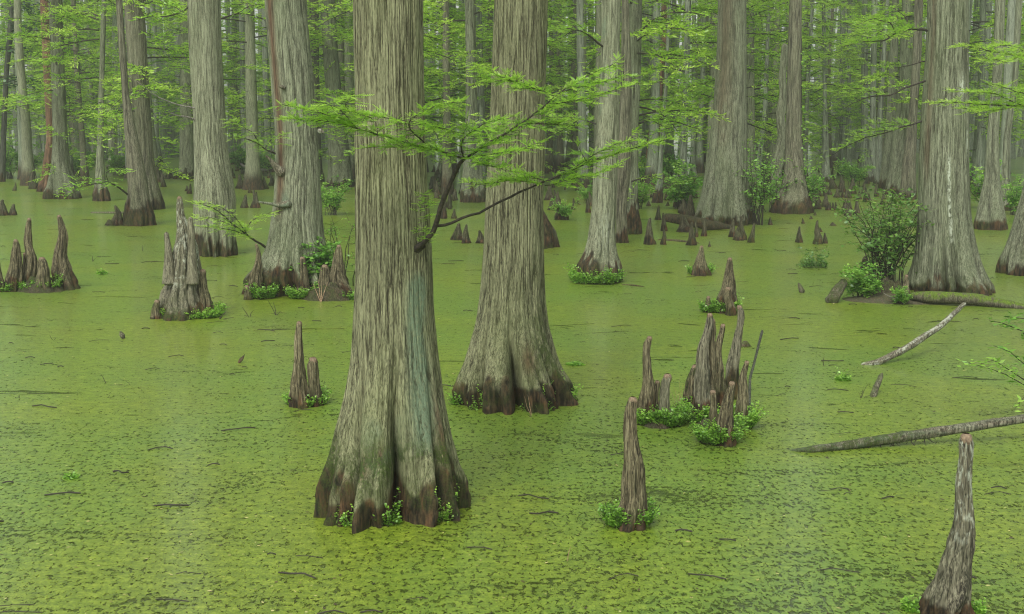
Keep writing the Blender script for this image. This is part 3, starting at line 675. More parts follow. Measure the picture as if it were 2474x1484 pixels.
def fx_X(A, d, z, low):
    A['wht'] += np.exp(-((d + 7) / 3.2) ** 2) * sstep(.75, .95, z) * (1 - sstep(2.1, 2.3, z))
    A['wht'] += 1.2 * np.exp(-((d - 25) / 9) ** 2) * np.exp(-((z - 3.32) / .14) ** 2)
    A['wht'] += .8 * np.exp(-((d - 48) / 4) ** 2) * np.exp(-((z - 2.45) / .22) ** 2)
    A['brn'] += .5 * np.exp(-((d + 62) / 10) ** 2) * sstep(1.6, 2.2, z)
    A['moss'] = np.maximum(A['moss'], .6 * np.exp(-((d + 28) / 5) ** 2) * np.exp(-(z / .8) ** 2))
tree('T34', 'large brown-grey trunk flecked with white, rising from the mossy mound at right',
     [(0, 2243, 2338), (100, 2239, 2338), (200, 2233, 2338), (300, 2227, 2338), (400, 2222, 2338), (500, 2220, 2342), (560, 2219, 2350), (620, 2214, 2363), (660, 2208, 2378), (700, 2203, 2398), (720, 2200, 2408)],
     718, 'grey', nseg=220, dz=.02, seed=97, bark_a=.008, bf=15, roth=.28, fx=fx_X, crown=None, knob=.03,
     valleys=[(-6, .3, .9, 4.5), (-28, .26, .7, 5), (35, .18, .6, 5), (55, .2, .5, 7), (-60, .2, .6, 6), (85, .2, .6, 8), (-95, .2, .6, 8), (140, .2, .6, 8), (-150, .2, .6, 8)], land='the white-flecked trunk')
tree('T35', 'fluted blue-grey trunk on a dark foot, right of the white-flecked trunk', [(0, 2405, 2429), (167, 2399, 2422), (333, 2385, 2412), (433, 2379, 2416), (490, 2366, 2422), (556, 2349, 2434)], 557, 'grey', nseg=100, dz=.04, seed=99, vdep=.22, vh=1.3, nval=11, bf=10, roth=.32, crown=None, land='the fluted blue-grey trunk')
tree('T36', 'dim trunk between the white-flecked and fluted blue-grey trunks', [(0, 2368, 2382), (267, 2363, 2379), (400, 2356, 2374), (470, 2350, 2380)], 470, 'far', seed=101, bf=8, crown=2, cz=.8)
tree('T37', 'slim grey trunk leaning right near the right edge', [(0, 2455, 2470), (200, 2445, 2459), (333, 2425, 2441), (430, 2420, 2438), (510, 2410, 2444)], 510, 'grey', seed=103, bf=9, crown=None)
tree('T38', 'grey trunk cut by the right edge of the picture, leaning right', [(0, 2522, 2580), (300, 2498, 2556), (455, 2474, 2530), (553, 2446, 2514), (620, 2424, 2512), (666, 2416, 2518)], 667, 'grey', nseg=120, dz=.03, seed=105, vdep=.18, bf=13, roth=.35, crown=None)
tree('T39', 'thin dark leaning tree with broad leaves at the left edge', [(0, 24, 36), (60, 20, 34), (167, 10, 22), (250, 6, 18), (333, 2, 15), (440, -8, 12)], 440, 'maple', seed=107, nseg=40, bf=9, crown=None, name='broadleaf_tree', ext=9)

# ================================================================== BRANCHES OF THE NEAR TREES
def bpath(rows, Y0, Y1=None):
    Y1 = Y0 if Y1 is None else Y1
    ys = np.linspace(Y0, Y1, len(rows))
    return np.array([at(x, y, Y) for (x, y), Y in zip(rows, ys)])

def zc(rows): return [(676.5 + x * .3908, 96.6 + y * .3908) for x, y in rows]   # readings taken on an enlargement

def branch(key, runs, leaf, fine=True, ds=.05, tw=(.08, .22), fs=.017, fl=(.045, .08), name='branch', seed=1, start=.1, matw='twig', label=None):
    """runs: list of (3-D path, r0, r1, leafy?)  -> a branch part with its foliage as a sub-part"""
    e = TREES[key]['e'] if isinstance(key, str) else key
    off = np.array(e.location)
    w, l, tw_ = MB(), MB(), MB()
    for k, (P, r0, r1, lf) in enumerate(runs):
        Q, t = resample(P, .05); Q = Q - off
        Q[1:-1] += (fbm(Q[1:-1] * 0 + 0, Q[1:-1] * 9, Q[1:-1, :1] * 7, seed + k) - .5) * .03
        w.tube(Q, (r0 + (r1 - r0) * t ** .8) * (1 + .25 * (vn(t * 40, t * 0, t * 0, seed + k) - .5)), 8)
        if lf: leafy(Q, tw_, l, ds, tw, fs, fl, fine, start if k == 0 else .04, lf if lf is not True else .5, tr=.0022 if fine else .005)
    if tw_.n:
        for v, f in zip(tw_.V, tw_.Fq): pass
    b = link(name, w.mesh(name, M[matw]), e)
    if l.n:
        link('foliage', twig_leaf_mesh('foliage', tw_, l, M[leaf], M['twig']), b)
    if label: b['label'] = label
    return b

y1 = TREES['T1']['y'] - TREES['T1']['rad'](1.8)
def hb(rows, a, b): return bpath(zc(rows), a, b)
Yb = y1 + .10
hero = [
    (hb([(815, 1310), (832, 1298), (858, 1283), (880, 1268)], Yb + .04, Yb - .03), .05, .027, None),
    (hb([(820, 1306), (845, 1290), (900, 1255), (970, 1150), (985, 1060), (1040, 930), (1090, 810), (1140, 735)], Yb, Yb - .35), .022, .012, None),
    (hb([(970, 1150), (1120, 1110), (1250, 1060), (1430, 970), (1640, 870), (1800, 810), (1900, 760), (2080, 700), (2250, 650), (2420, 605)], Yb - .12, Yb + .3), .011, .0025, None),
    (hb([(1640, 870), (1800, 810), (1900, 760), (2080, 700), (2250, 650), (2420, 605)], Yb + .1, Yb + .3), .005, .002, .55),
    (hb([(1600, 890), (1500, 872), (1400, 875), (1300, 880), (1190, 890)], Yb + .08, Yb - .15), .004, .0015, .6),
    (hb([(1640, 870), (1560, 850), (1450, 850), (1330, 880)], Yb + .08, Yb - .1), .004, .0015, .6),
    (hb([(1900, 760), (1860, 690), (1840, 640)], Yb + .15, Yb + .1), .003, .0012, .4),
    (hb([(1640, 900), (1760, 870), (1850, 850), (1960, 815), (2070, 778)], Yb + .1, Yb), .004, .0012, .55),
    (hb([(1800, 810), (1950, 700), (2080, 640), (2130, 625)], Yb + .12, Yb + .4), .004, .0012, .55),
    (hb([(1140, 735), (1000, 690), (880, 640), (850, 590), (810, 570), (780, 505), (880, 440), (1000, 400), (1110, 385)], Yb - .35, Yb - .75), .008, .002, .5),
    (hb([(780, 505), (700, 500), (600, 470), (500, 455)], Yb - .6, Yb - .7), .004, .0015, .55),
    (hb([(1000, 690), (800, 640), (650, 600), (480, 550), (380, 510), (250, 450), (120, 420), (20, 400)], Yb - .38, Yb - .9), .006, .0015, .5),
    (hb([(850, 650), (700, 660), (560, 665)], Yb - .45, Yb - .5), .003, .0012, .45),
    (hb([(480, 550), (380, 520), (300, 500), (150, 490), (20, 485)], Yb - .7, Yb - .8), .003, .0012, .5),
    (hb([(560, 480), (460, 440), (380, 400), (440, 350)], Yb - .7, Yb - .9), .003, .0012, .6),
    (hb([(480, 550), (400, 450), (320, 400), (250, 385)], Yb - .7, Yb - 1.), .003, .0012, .6),
    (hb([(600, 600), (640, 520), (560, 480)], Yb - .6, Yb - .65), .003, .0012, .5),
    (hb([(1140, 735), (1110, 670), (1110, 620), (1160, 585), (1250, 545)], Yb - .35, Yb - .5), .006, .002, .5),
    (hb([(1175, 575), (1130, 510), (1160, 465)], Yb - .45, Yb - .5), .003, .0012, .55),
    (hb([(1160, 585), (1060, 560), (960, 550), (880, 520)], Yb - .45, Yb - .6), .003, .0012, .55),
    (hb([(1200, 560), (1300, 490), (1380, 500), (1450, 470)], Yb - .45, Yb - .4), .003, .0012, .55),
    (hb([(1140, 735), (1210, 680), (1370, 590), (1470, 530), (1620, 430), (1700, 350), (1800, 270), (1950, 200), (2080, 140)], Yb - .35, Yb - .2), .010, .002, .55),
    (hb([(1470, 530), (1560, 515), (1650, 520), (1760, 525), (1840, 530)], Yb - .3, Yb - .1), .004, .0012, .5),
    (hb([(1650, 410), (1750, 395), (1850, 370), (2000, 330), (2190, 265)], Yb - .25, Yb - .2), .004, .0012, .6),
    (hb([(1700, 350), (1600, 310), (1500, 280), (1350, 220), (1200, 150)], Yb - .25, Yb - .5), .004, .0012, .6),
    (hb([(1600, 300), (1480, 265), (1400, 250), (1210, 230)], Yb - .3, Yb - .5), .003, .0012, .6),
    (hb([(1740, 320), (1850, 290), (1950, 270), (2130, 220)], Yb - .25, Yb - .1), .003, .0012, .6),
    (hb([(1300, 640), (1250, 600), (1380, 520)], Yb - .3, Yb - .1), .003, .0012, .5),
    (hb([(1140, 735), (1220, 720), (1300, 710), (1450, 690), (1590, 640)], Yb - .35, Yb - .6), .004, .0012, .5),
    (hb([(1180, 750), (1240, 765), (1330, 790), (1450, 815)], Yb - .35, Yb - .5), .003, .0012, .5),
]
branch('T1', hero, 'leaf_hero', True, .031, (.06, .18), .014, (.045, .08), seed=5)
# sprigs growing from the bark above the branch
w, l = MB(), MB(); off = np.array(TREES['T1']['e'].location)
for (x, y) in ((1008, 478), (1018, 492), (1010, 512), (1020, 530), (1008, 560), (1022, 572), (1015, 585), (1030, 500)):
    p = at(x, y, y1 + .035) - off
    leafy(np.array((p, p + (.02, -.03, .02), p + (.05, -.07, .03))), w, l, .03, (.03, .08), .012, (.03, .05))
link('sprig', twig_leaf_mesh('sprig', w, l, M['leaf_hero'], M['twig']), TREES['T1']['e'])
# a knot in the bark
k, _ = None, None
def stub(key, rows, Y0, Y1, rad, mat='dead', name='broken_stub', seed=1, **kw):
    e = TREES[key]['e']
    return limb(name, bpath(rows, Y0, Y1), rad, M[mat], e, 12, .02, seed, loc=np.array(e.location), **kw)

e3 = TREES['T3']; Y3 = e3['y']
stub('T3', [(705, 492), (690, 494), (672, 496), (645, 491), (622, 488)], Y3 - .38, Y3 - .4, [.07, .055, .03, .02, .012], 'log', seed=3, lich=.8)
stub('T3', [(690, 420), (672, 410), (660, 395), (650, 382), (640, 376)], Y3 - .30, Y3 - .32, [.09, .07, .05, .03, .018], 'log', seed=4)
stub('T3', [(690, 214), (680, 210), (672, 208)], Y3 - .33, Y3 - .42, [.045, .03, .012], 'log', seed=5)
stub('T3', [(768, 312), (772, 316), (784, 321)], Y3 - .1, Y3 - .12, [.05, .045, .02], 'log', seed=6, wht=1)
branch('T3', [(bpath([(652, 606), (600, 570), (560, 540), (520, 505), (480, 492)], Y3 - .1, Y3 - 1.2), .022, .005, .7),
              (bpath([(600, 570), (570, 528), (540, 505), (500, 490), (470, 492)], Y3 - .4, Y3 - 1.3), .01, .003, .75),
              (bpath([(600, 570), (560, 555), (520, 550), (480, 548)], Y3 - .4, Y3 - 1.), .008, .003, .65),
              (bpath([(590, 562), (610, 530), (640, 520), (660, 512)], Y3 - .4, Y3 - .7), .008, .003, .65),
              (bpath([(570, 550), (540, 535), (500, 525), (475, 530)], Y3 - .4, Y3 - .7), .008, .003, .75)], 'leaf_hero', True, .07, (.12, .32), .028, (.07, .11), seed=9, start=.25)
branch('T3', [(bpath([(665, 372), (640, 360), (620, 345), (590, 335), (556, 330)], Y3 - .2, Y3 - .6), .016, .004, .55),
              (bpath([(630, 352), (610, 320), (580, 300), (556, 292)], Y3 - .3, Y3 - .9), .008, .003, .6),
              (bpath([(640, 360), (660, 330), (690, 325)], Y3 - .4, Y3 - .6), .006, .003, .6)], 'leaf_mid', True, .08, (.12, .34), .03, (.07, .11), seed=11, start=.2)
Y10 = TREES['T10']['y']
branch('T10', [(bpath([(308, 470), (285, 452), (262, 440), (220, 446), (180, 455), (140, 470)], Y10 - .2, Y10 - 1.6), .03, .006, .5),
               (bpath([(262, 440), (230, 430), (200, 432), (160, 450)], Y10 - .6, Y10 - 1.8), .012, .005, .55),
               (bpath([(262, 440), (255, 418), (280, 405), (300, 420)], Y10 - .6, Y10 - 1.2), .012, .005, .5),
               (bpath([(200, 446), (185, 462), (160, 474)], Y10 - .9, Y10 - 1.3), .01, .005, .45)], 'leaf_mid', False, .16, (.25, .6), .06, (.1, .15), seed=13, start=.2)
Y19 = TREES['T19']['y']
branch('T19', [(bpath([(1455, 112), (1435, 95), (1405, 75), (1370, 68), (1330, 72)], Y19 - .1, Y19 - .8), .02, .005, .5),
               (bpath([(1420, 85), (1400, 60), (1375, 50)], Y19 - .3, Y19 - .6), .008, .003, .5),
               (bpath([(1390, 70), (1360, 90), (1335, 100)], Y19 - .3, Y19 - .6), .008, .003, .5)], 'leaf_mid', True, .085, (.14, .36), .032, (.08, .12), seed=15, start=.2)
branch('T19', [(bpath([(1440, 300), (1410, 290), (1370, 280), (1335, 285)], Y19 + .3, Y19 + .8), .014, .004, .45), (bpath([(1400, 288), (1370, 310), (1340, 325)], Y19 + .5, Y19 + .9), .008, .003, .45)], 'leaf_mid', True, .085, (.14, .36), .032, (.08, .12), seed=16, start=.2)
Y21 = TREES['T21']['y']
branch('T21', [(bpath([(1540, 300), (1570, 288), (1610, 290), (1650, 300), (1690, 312)], Y21, Y21 - 1.2), .026, .006, .5),
               (bpath([(1570, 288), (1600, 305), (1640, 325), (1660, 345)], Y21 - .4, Y21 - 1.4), .012, .005, .5),
               (bpath([(1590, 288), (1620, 275), (1640, 280)], Y21 - .4, Y21 - 1.4), .01, .005, .55)], 'leaf_mid', False, .14, (.25, .6), .055, (.1, .15), seed=17, start=.15)
branch('T21', [(bpath([(1545, 80), (1575, 50), (1620, 30), (1670, 30), (1710, 40)], Y21, Y21 - 1.2), .03, .006, .5), (bpath([(1600, 38), (1630, 60), (1670, 75)], Y21 - .4, Y21 - 1.), .012, .005, .5)], 'leaf_mid', False, .14, (.25, .6), .055, (.1, .15), seed=18, start=.15)
branch('T21', [(bpath([(1525, 440), (1560, 425), (1590, 430), (1620, 440)], Y21 - .2, Y21 - .8), .02, .005, .6)], 'leaf_mid', False, .13, (.2, .5), .05, (.09, .14), seed=19, start=.1)
Y34 = TREES['T34']['y']
branch('T34', [(bpath([(2240, 75), (2205, 68), (2165, 82), (2130, 100), (2080, 100), (2040, 112)], Y34 - .1, Y34 - .9), .022, .005, .5),
               (bpath([(2165, 82), (2150, 55), (2110, 45), (2070, 60)], Y34 - .4, Y34 - 1.2), .01, .004, .5),
               (bpath([(2150, 90), (2120, 70), (2080, 75)], Y34 - .3, Y34 + .2), .008, .003, .5),
               (bpath([(2200, 70), (2190, 40), (2160, 20), (2110, 10)], Y34 - .2, Y34 + .2), .01, .003, .5)], 'leaf_mid', True, .075, (.16, .42), .03, (.08, .12), seed=21, start=.1)
branch('T34', [(bpath([(2235, 196), (2190, 210), (2150, 232), (2110, 232), (2070, 245), (2040, 262)], Y34 - .1, Y34 - .6), .018, .004, None),
               (bpath([(2150, 232), (2090, 215), (2040, 215), (2020, 225)], Y34 - .3, Y34 - .8), .008, .003, .5)], 'leaf_mid', True, .09, (.14, .36), .034, (.08, .12), seed=22, start=.1)
branch('T34', [(bpath([(2235, 148), (2190, 160), (2160, 165)], Y34 - .1, Y34 - .2), .012, .004, None)], 'leaf_mid', label='short bare dark branch')
branch('T34', [(bpath([(2230, 292), (2180, 308), (2130, 325), (2100, 330), (2050, 352), (2010, 375)], Y34, Y34 + .3), .014, .004, .45),
               (bpath([(2150, 318), (2100, 310), (2060, 330)], Y34, Y34 + .5), .007, .003, .5), (bpath([(2190, 305), (2160, 295), (2110, 300)], Y34, Y34 + .5), .007, .003, .5)], 'leaf_mid', True, .09, (.14, .36), .034, (.08, .12), seed=23, start=.1)
Y4 = TREES['T4']['y']
branch('T4', [(bpath([(472, 290), (452, 282), (430, 280), (405, 270)], Y4 - .2, Y4 - .5), .02, .006, None)], 'leaf_mid', matw='dead', label='short bare broken branch')
branch('T4', [(bpath([(474, 262), (440, 256), (405, 245), (365, 225), (330, 195)], Y4 - .2, Y4 - .7), .016, .004, None)], 'leaf_mid', matw='dead', label='bare grey broken branch')
branch('T4', [(bpath([(535, 45), (575, 32), (615, 38), (650, 55)], Y4, Y4 + .5), .02, .005, .45), (bpath([(575, 32), (600, 15), (640, 10)], Y4, Y4 + .4), .01, .004, .45)], 'leaf_mid', False, .12, (.22, .55), .05, (.1, .15), seed=24, start=.1)
branch('T4', [(bpath([(460, 12), (440, 30), (400, 42), (360, 40), (330, 50)], Y4 - .1, Y4 - .8), .02, .005, .45), (bpath([(440, 30), (420, 15), (380, 8)], Y4, Y4 + .4), .01, .004, .45)], 'leaf_mid', False, .12, (.22, .55), .05, (.1, .15), seed=25, start=.15)
# broad leaves of the dark tree at the left edge
e39 = TREES['T39']['e']; Y39 = TREES['T39']['y']
w, l = MB(), MB()
for q in range(5):
    x0, yy = ((30, 20), (24, 90), (18, 120), (14, 190), (30, 50))[q]
    P = bpath([(x0, yy), (x0 + 30, yy - 15 + 8 * q), (x0 + 70, yy + 6), (x0 + (100 if q in (1, 2) else 60), yy + 12)], Y39, Y39 - 1.) - np.array(e39.location)
    w.tube(P, [.03, .02, .012, .005], 5)
    Q, t = resample(P, .1)
    n = 150; i = rng.integers(1, len(Q), n); O = Q[i] + rng.normal(0, .28, (n, 3)) * (1, 1, .45); a = rng.uniform(0, 6.28, n)
    D = np.stack((np.cos(a), np.sin(a), rng.normal(-.35, .3, n)), -1); D /= np.linalg.norm(D, axis=1)[:, None]
    rhombs(O, D, rng.uniform(.12, .24, n), rng.uniform(.05, .1, n), l, np.clip(rng.normal(.45, .2, n), 0, 1), .4)
link('crown', twig_leaf_mesh('crown', w, l, M['leaf_maple'], M['twig']), e39)

# branches reaching in from a tree outside the frame
def hang(label, runs, leaf, **k):
    e = empty('overhanging_branch', tuple(runs[0][0][0])); tag(e, label, 'branch', 'branches reaching in from the right edge')
    branch(e, runs, leaf, name='limb', **k); return e
hang('upper bright leafy spray reaching in from the right edge, over the fluted trunk', [(bpath([(2530, 150), (2474, 135), (2420, 128), (2370, 118), (2318, 108)], 14.6, 13.8), .012, .003, .6), (bpath([(2474, 135), (2430, 150), (2380, 140)], 14.3, 13.6), .006, .002, .6), (bpath([(2500, 140), (2450, 110), (2400, 112)], 14.5, 14), .006, .002, .6)],
     'leaf_hero', fine=True, ds=.05, tw=(.1, .26), fs=.02, fl=(.055, .09), seed=31)
hang('lower bright leafy spray reaching in from the right edge across the white-flecked trunk', [(bpath([(2540, 240), (2474, 258), (2400, 255), (2330, 248), (2255, 247)], 14.6, 14.), .012, .003, .6), (bpath([(2474, 258), (2400, 225), (2350, 222), (2310, 222)], 14.4, 13.8), .007, .002, .65), (bpath([(2460, 258), (2400, 268), (2350, 266), (2330, 262)], 14.4, 13.8), .006, .002, .55), (bpath([(2500, 235), (2440, 215), (2400, 205)], 14.4, 13.8), .006, .002, .6)],
     'leaf_hero', fine=True, ds=.05, tw=(.1, .26), fs=.02, fl=(.055, .09), seed=32)

# ================================================================== KNEES
nK = [0]
def knee(label, tip, xl, xr, yb, p=1.25, tw=.2, mat='knee', near=True, prof=None, bare=True, group='cypress knees', moss=.5, roth=None, mossh=.25, nval=6, vdep=.22, name='cypress_knee', nseg=None, skew=0.0, fx=None, flat_=False):
    nK[0] += 1; s = 200 + nK[0]
    if prof is None:
        prof = []
        xb = .5 * (xl + xr); w = xr - xl
        for t in (0, .05, .12, .25, .4, .55, .7, .85, 1):
            y = tip[1] + t * (yb - tip[1]); ww = w * (tw + (1 - tw) * t ** p) * (.82 if t == 0 else 1)
            xc = tip[0] + (xb - tip[0]) * t ** (.9 + skew) + (0 if t in (0, 1) else random.uniform(-.02, .02) * w)
            prof.append((y, xc - ww / 2, xc + ww / 2))
    hpx = yb - prof[0][0]
    if not near and mat == 'knee': mat = 'knee_dark'
    Yg = ground(.5 * (xl + xr), yb)[1]; hm = hpx * Yg / F
    ns = nseg or (int(np.clip((xr - xl) * 1.6, 14, 120)))
    o, i = solid(name, prof, yb, M[mat], None, nseg=ns, dz=max(hm / 90, .006) if near else hm / 22, seed=s, nval=nval, vdep=vdep, vh=hm * .55, bark_a=.004 if near else .003,
                 bf=34 if near else 20, cap=True, moss=moss, mossh=mossh if mossh else .2, roth=roth if roth is not None else hm * .28, knob=.012 if near else .006, fx=fx)
    tag(o, label, 'cypress knee' if name == 'cypress_knee' else name.replace('_', ' '), group)
    if near and bare:
        r = max(i['rad'](i['top'] - .03), i['rad'](i['top'] - .015), .006); n = 14; th = np.linspace(0, 2 * np.pi, n, endpoint=False)
        hh = r * 2.1; zz = np.linspace(-hh * .55, hh * .5, 9); rr = r * 1.0 * np.sqrt(np.clip(1 - (np.abs(zz) / (hh * .56)) ** 2.6, .01, 1))
        jit = 1 + .35 * (fbm(np.cos(th)[None] * 2, np.sin(th)[None] * 2, zz[:, None] / r, s) - .5)
        V = np.stack((rr[:, None] * np.cos(th) * jit, rr[:, None] * np.sin(th) * jit, zz[:, None] + th * 0), -1).reshape(-1, 3)
        link('tip', mesh('tip', V, [grid_faces(9, n)], M['tip']), o, (i['axis'](i['top'] - hh * .3) - i['x'], 0, i['top'] - hh * .45))
    return o, i

# --- foreground
def fx_lich(A, d, z, low):
    A['wht'] += .6 * sstep(.5, .56, fbm(np.cos(np.radians(d)) * 3, np.sin(np.radians(d)) * 3, z * 22, 91)) * sstep(.35, .6, z)
knee('tall leaning grey knee with blunt orange top and lichen, bottom right corner', None, 2218, 2346, 1505, mat='knee_grey', nseg=140,
     prof=[(1049, 2321, 2354), (1075, 2319, 2355), (1110, 2315, 2352), (1150, 2309, 2346), (1200, 2300, 2343), (1250, 2290, 2340), (1300, 2277, 2338), (1350, 2264, 2337), (1400, 2245, 2336), (1440, 2230, 2338), (1505, 2212, 2346)], roth=.10, moss=.2, vdep=.14, fx=fx_lich)
knee('tall brown knee with collar of green plants standing in front of the right-hand knee cluster', None, 1484, 1566, 1284,
     prof=[(960, 1522, 1542), (985, 1519, 1545), (1030, 1516, 1547), (1080, 1512, 1549), (1130, 1505, 1552), (1180, 1499, 1555), (1215, 1495, 1558), (1250, 1488, 1562), (1284, 1482, 1568)], nseg=110, vdep=.16, roth=.16)
knee('tall dark knee with pale tip left of the nearest trunk', None, 702, 748, 988,
     prof=[(777, 719, 731), (800, 716, 732), (830, 714, 733), (862, 714, 736), (900, 710, 741), (935, 705, 746), (988, 700, 750)], nseg=80, vdep=.16)
knee('short double-tipped dark knee beside the tall dark one left of the nearest trunk', None, 744, 778, 984,
     prof=[(864, 757, 774), (875, 752, 776), (900, 749, 777), (930, 747, 777), (984, 743, 780)], nseg=70, roth=.2)
knee('little orange-tipped knee pressed against the front of the nearest trunk foot', (883, 1140), 868, 898, 1270, tw=.4)
knee('squat mossy knee at the left front of the nearest trunk foot', (830, 1180), 808, 854, 1260, tw=.5, p=.8, moss=1, mossh=.5)
# --- right-hand cluster
knee('tall thin knee with crooked notched top, left end of the right-hand cluster', None, 1540, 1590, 1028,
     prof=[(813, 1563, 1569), (826, 1553, 1570), (850, 1552, 1569), (900, 1550, 1571), (940, 1545, 1578), (980, 1541, 1586), (1028, 1538, 1590)], nseg=70, roth=.28)
knee('stubby little knee tucked right of the thin notched one', (1584, 920), 1572, 1597, 1012, tw=.45)
knee('knee with split grey top leaning right, second group in the right-hand cluster', None, 1592, 1628, 1032,
     prof=[(904, 1612, 1626), (915, 1605, 1628), (940, 1600, 1622), (980, 1595, 1622), (1032, 1591, 1630)], nseg=60, mat='knee_grey')
knee('tallest pale-barked knee in the right-hand cluster', None, 1664, 1722, 1018, mat='knee_grey',
     prof=[(757, 1702, 1712), (775, 1699, 1716), (820, 1696, 1718), (870, 1690, 1718), (930, 1680, 1717), (980, 1669, 1718), (1018, 1662, 1722)], nseg=80, roth=.25)
knee('small nub-topped brown knee pressed against the tallest pale knee', (1719, 771), 1708, 1734, 1010, tw=.45, p=1.0)
knee('brown knee with orange top between the two tallest of the right-hand cluster', None, 1712, 1760, 990,
     prof=[(783, 1738, 1748), (810, 1733, 1748), (860, 1727, 1746), (920, 1720, 1748), (990, 1708, 1762)], nseg=70, roth=.2)
knee('tall grey knee leaning right with swollen orange top, right-hand cluster', None, 1750, 1792, 966, mat='knee_grey',
     prof=[(738, 1781, 1792), (760, 1777, 1793), (800, 1772, 1790), (850, 1764, 1788), (900, 1755, 1788), (966, 1748, 1794)], nseg=70)
knee('stout brown knee at the right end of the right-hand cluster', None, 1772, 1812, 1032,
     prof=[(872, 1798, 1808), (900, 1794, 1810), (950, 1785, 1810), (1000, 1776, 1811), (1032, 1770, 1816)], nseg=70)
knee('front knee of the right-hand cluster, knobbly with pale top', None, 1726, 1774, 1080,
     prof=[(922, 1760, 1772), (940, 1757, 1775), (980, 1746, 1772), (1020, 1736, 1773), (1080, 1724, 1776)], nseg=70, roth=.2, bare=True)
knee('small front-left knee with round pale tip in the right-hand cluster', (1720, 943), 1707, 1736, 1066, tw=.5, p=1.1)
knee('low moss-covered knee at the left of the tallest pale knee', (1676, 882), 1648, 1686, 988, tw=.5, p=.9, moss=1, mossh=.6)
# --- behind the cluster
knee('broad cone-shaped brown knee behind the right-hand cluster', None, 1722, 1782, 758, prof=[(623, 1752, 1762), (640, 1749, 1765), (670, 1743, 1769), (700, 1735, 1773), (730, 1727, 1778), (758, 1720, 1784)], nseg=80)
knee('small stub of a knee in front of the broad cone-shaped one', (1764, 694), 1750, 1778, 764, tw=.5)
knee('tiny leafy-footed knee left of the broad cone-shaped one', (1709, 716), 1699, 1719, 756, tw=.4)
knee('lone cone knee with mossy green collar in open water, right of the slim pale trunk', (1700, 594), 1669, 1716, 668, tw=.16, p=1.2)
# --- left
knee('knee fragment cut by the left edge of the picture', (-4, 632), -24, 15, 706)
knee('knobbly knee second from the left edge', (38, 579), 10, 56, 706, tw=.22, p=.9)
knee('tall slim knee in the middle of the left-edge group', (73, 527), 52, 94, 702, tw=.22, p=1.1)
knee('low broken brown knee at the front of the left-edge group', (98, 622), 86, 128, 708, tw=.45, p=.8)
knee('stub between the tall slim knee and its knobbly neighbour', (60, 611), 50, 72, 700, tw=.4)
knee('tall isolated knee at the right of the left-edge group, wide at the foot', None, 126, 198, 702, mat='knee',
     prof=[(520, 141, 150), (540, 139, 153), (580, 138, 160), (620, 137, 168), (660, 133, 180), (690, 130, 190), (702, 126, 198)], nseg=90)
knee('dark knee lump at the left edge, upper of the two groups', (10, 482), -12, 22, 522, near=False); knee('smaller dark pointed knee right of the upper left-edge lump', (31, 492), 20, 42, 521, near=False)
# --- stump of merged knees, centre left
kn, ki = knee('large grey stump of merged knees with tall lichen-spotted prong, centre left', None, 366, 518, 774, mat='knee_grey', name='tree_stump', nseg=190, vdep=.16, nval=12, roth=.22, moss=.7,
     prof=[(475, 418, 427), (490, 415, 430), (520, 416, 434), (545, 417, 446), (570, 416, 456), (600, 412, 468), (640, 406, 474), (690, 398, 480), (730, 386, 492), (755, 376, 506), (774, 368, 516)], fx=fx_lich, group=None)
kn['category'] = 'stump'
def prong(rows, rad, s):
    Y = ki['y']; b = np.array(kn.location)
    limb('prong', bpath(rows, Y - .16, Y - .13), rad, M['knee_grey'], kn, 16, .015, s, loc=b, bark_a=.05)
prong([(410, 690), (408, 640), (406, 600), (403, 575), (402, 560)], [.11, .085, .06, .045, .03], 5)
prong([(466, 690), (464, 620), (462, 570), (460, 540), (460, 524)], [.09, .07, .055, .05, .035], 6)
knee('slender brown knee with rounded orange tip beside the large grey stump', (493, 651), 480, 514, 766, tw=.42, p=.9)
knee('low orange-capped nub at the left foot of the large grey stump', (377, 725), 366, 392, 772, tw=.5)
# --- round the leaning striped trunk
knee('pointed knee at the left foot of the leaning striped trunk', (619, 589), 597, 642, 724, tw=.14, p=1.2)
knee('low nub at the far left foot of the leaning striped trunk', (598, 690), 590, 610, 726, tw=.5)
knee('pale-topped knee at the front of the leaning striped trunk', (728, 621), 712, 744, 722, tw=.4)
knee('broad dark knee behind the leafy plant by the leaning striped trunk', (822, 592), 796, 853, 724, tw=.16, p=.9)
knee('squat reddish knee hidden under the leafy plant', (782, 640), 762, 806, 722, tw=.4)
knee('mossy knee at the foot of the white-flecked trunk', (2190, 664), 2174, 2204, 726, tw=.25)
# --- smaller ones; (tip x, tip y, left, right, foot)
def small(words, rows, group='small distant knees'):
    for lb, (tx, ty, l, r, b) in zip(words, rows):
        knee(lb, (tx, ty), l, r, b, near=False, group=group, tw=.2)
small(('small knee with a swollen foot left of the crooked twin trunks', 'low lump knee just left of the small one by the twin trunks', 'cone knee left of the red-brown snag', 'slim knee far left before the leafy bank', 'small round knee between the cone knee and the snag',
       'twin-pointed knee by the paler smooth trunk, left of the two', 'right half of the twin-pointed knee by the paler trunk', 'knee pair at the left foot of the paler smooth trunk, first', 'narrow knee touching the foot of the paler smooth trunk'),
      ((278, 496, 266, 298, 546), (264, 530, 254, 288, 546), (82, 413, 68, 91, 457), (65, 406, 59, 71, 438), (97, 431, 90, 103, 451), (398, 407, 392, 403, 433), (405, 412, 401, 411, 433), (423, 408, 417, 429, 433), (447, 405, 438, 456, 434)))
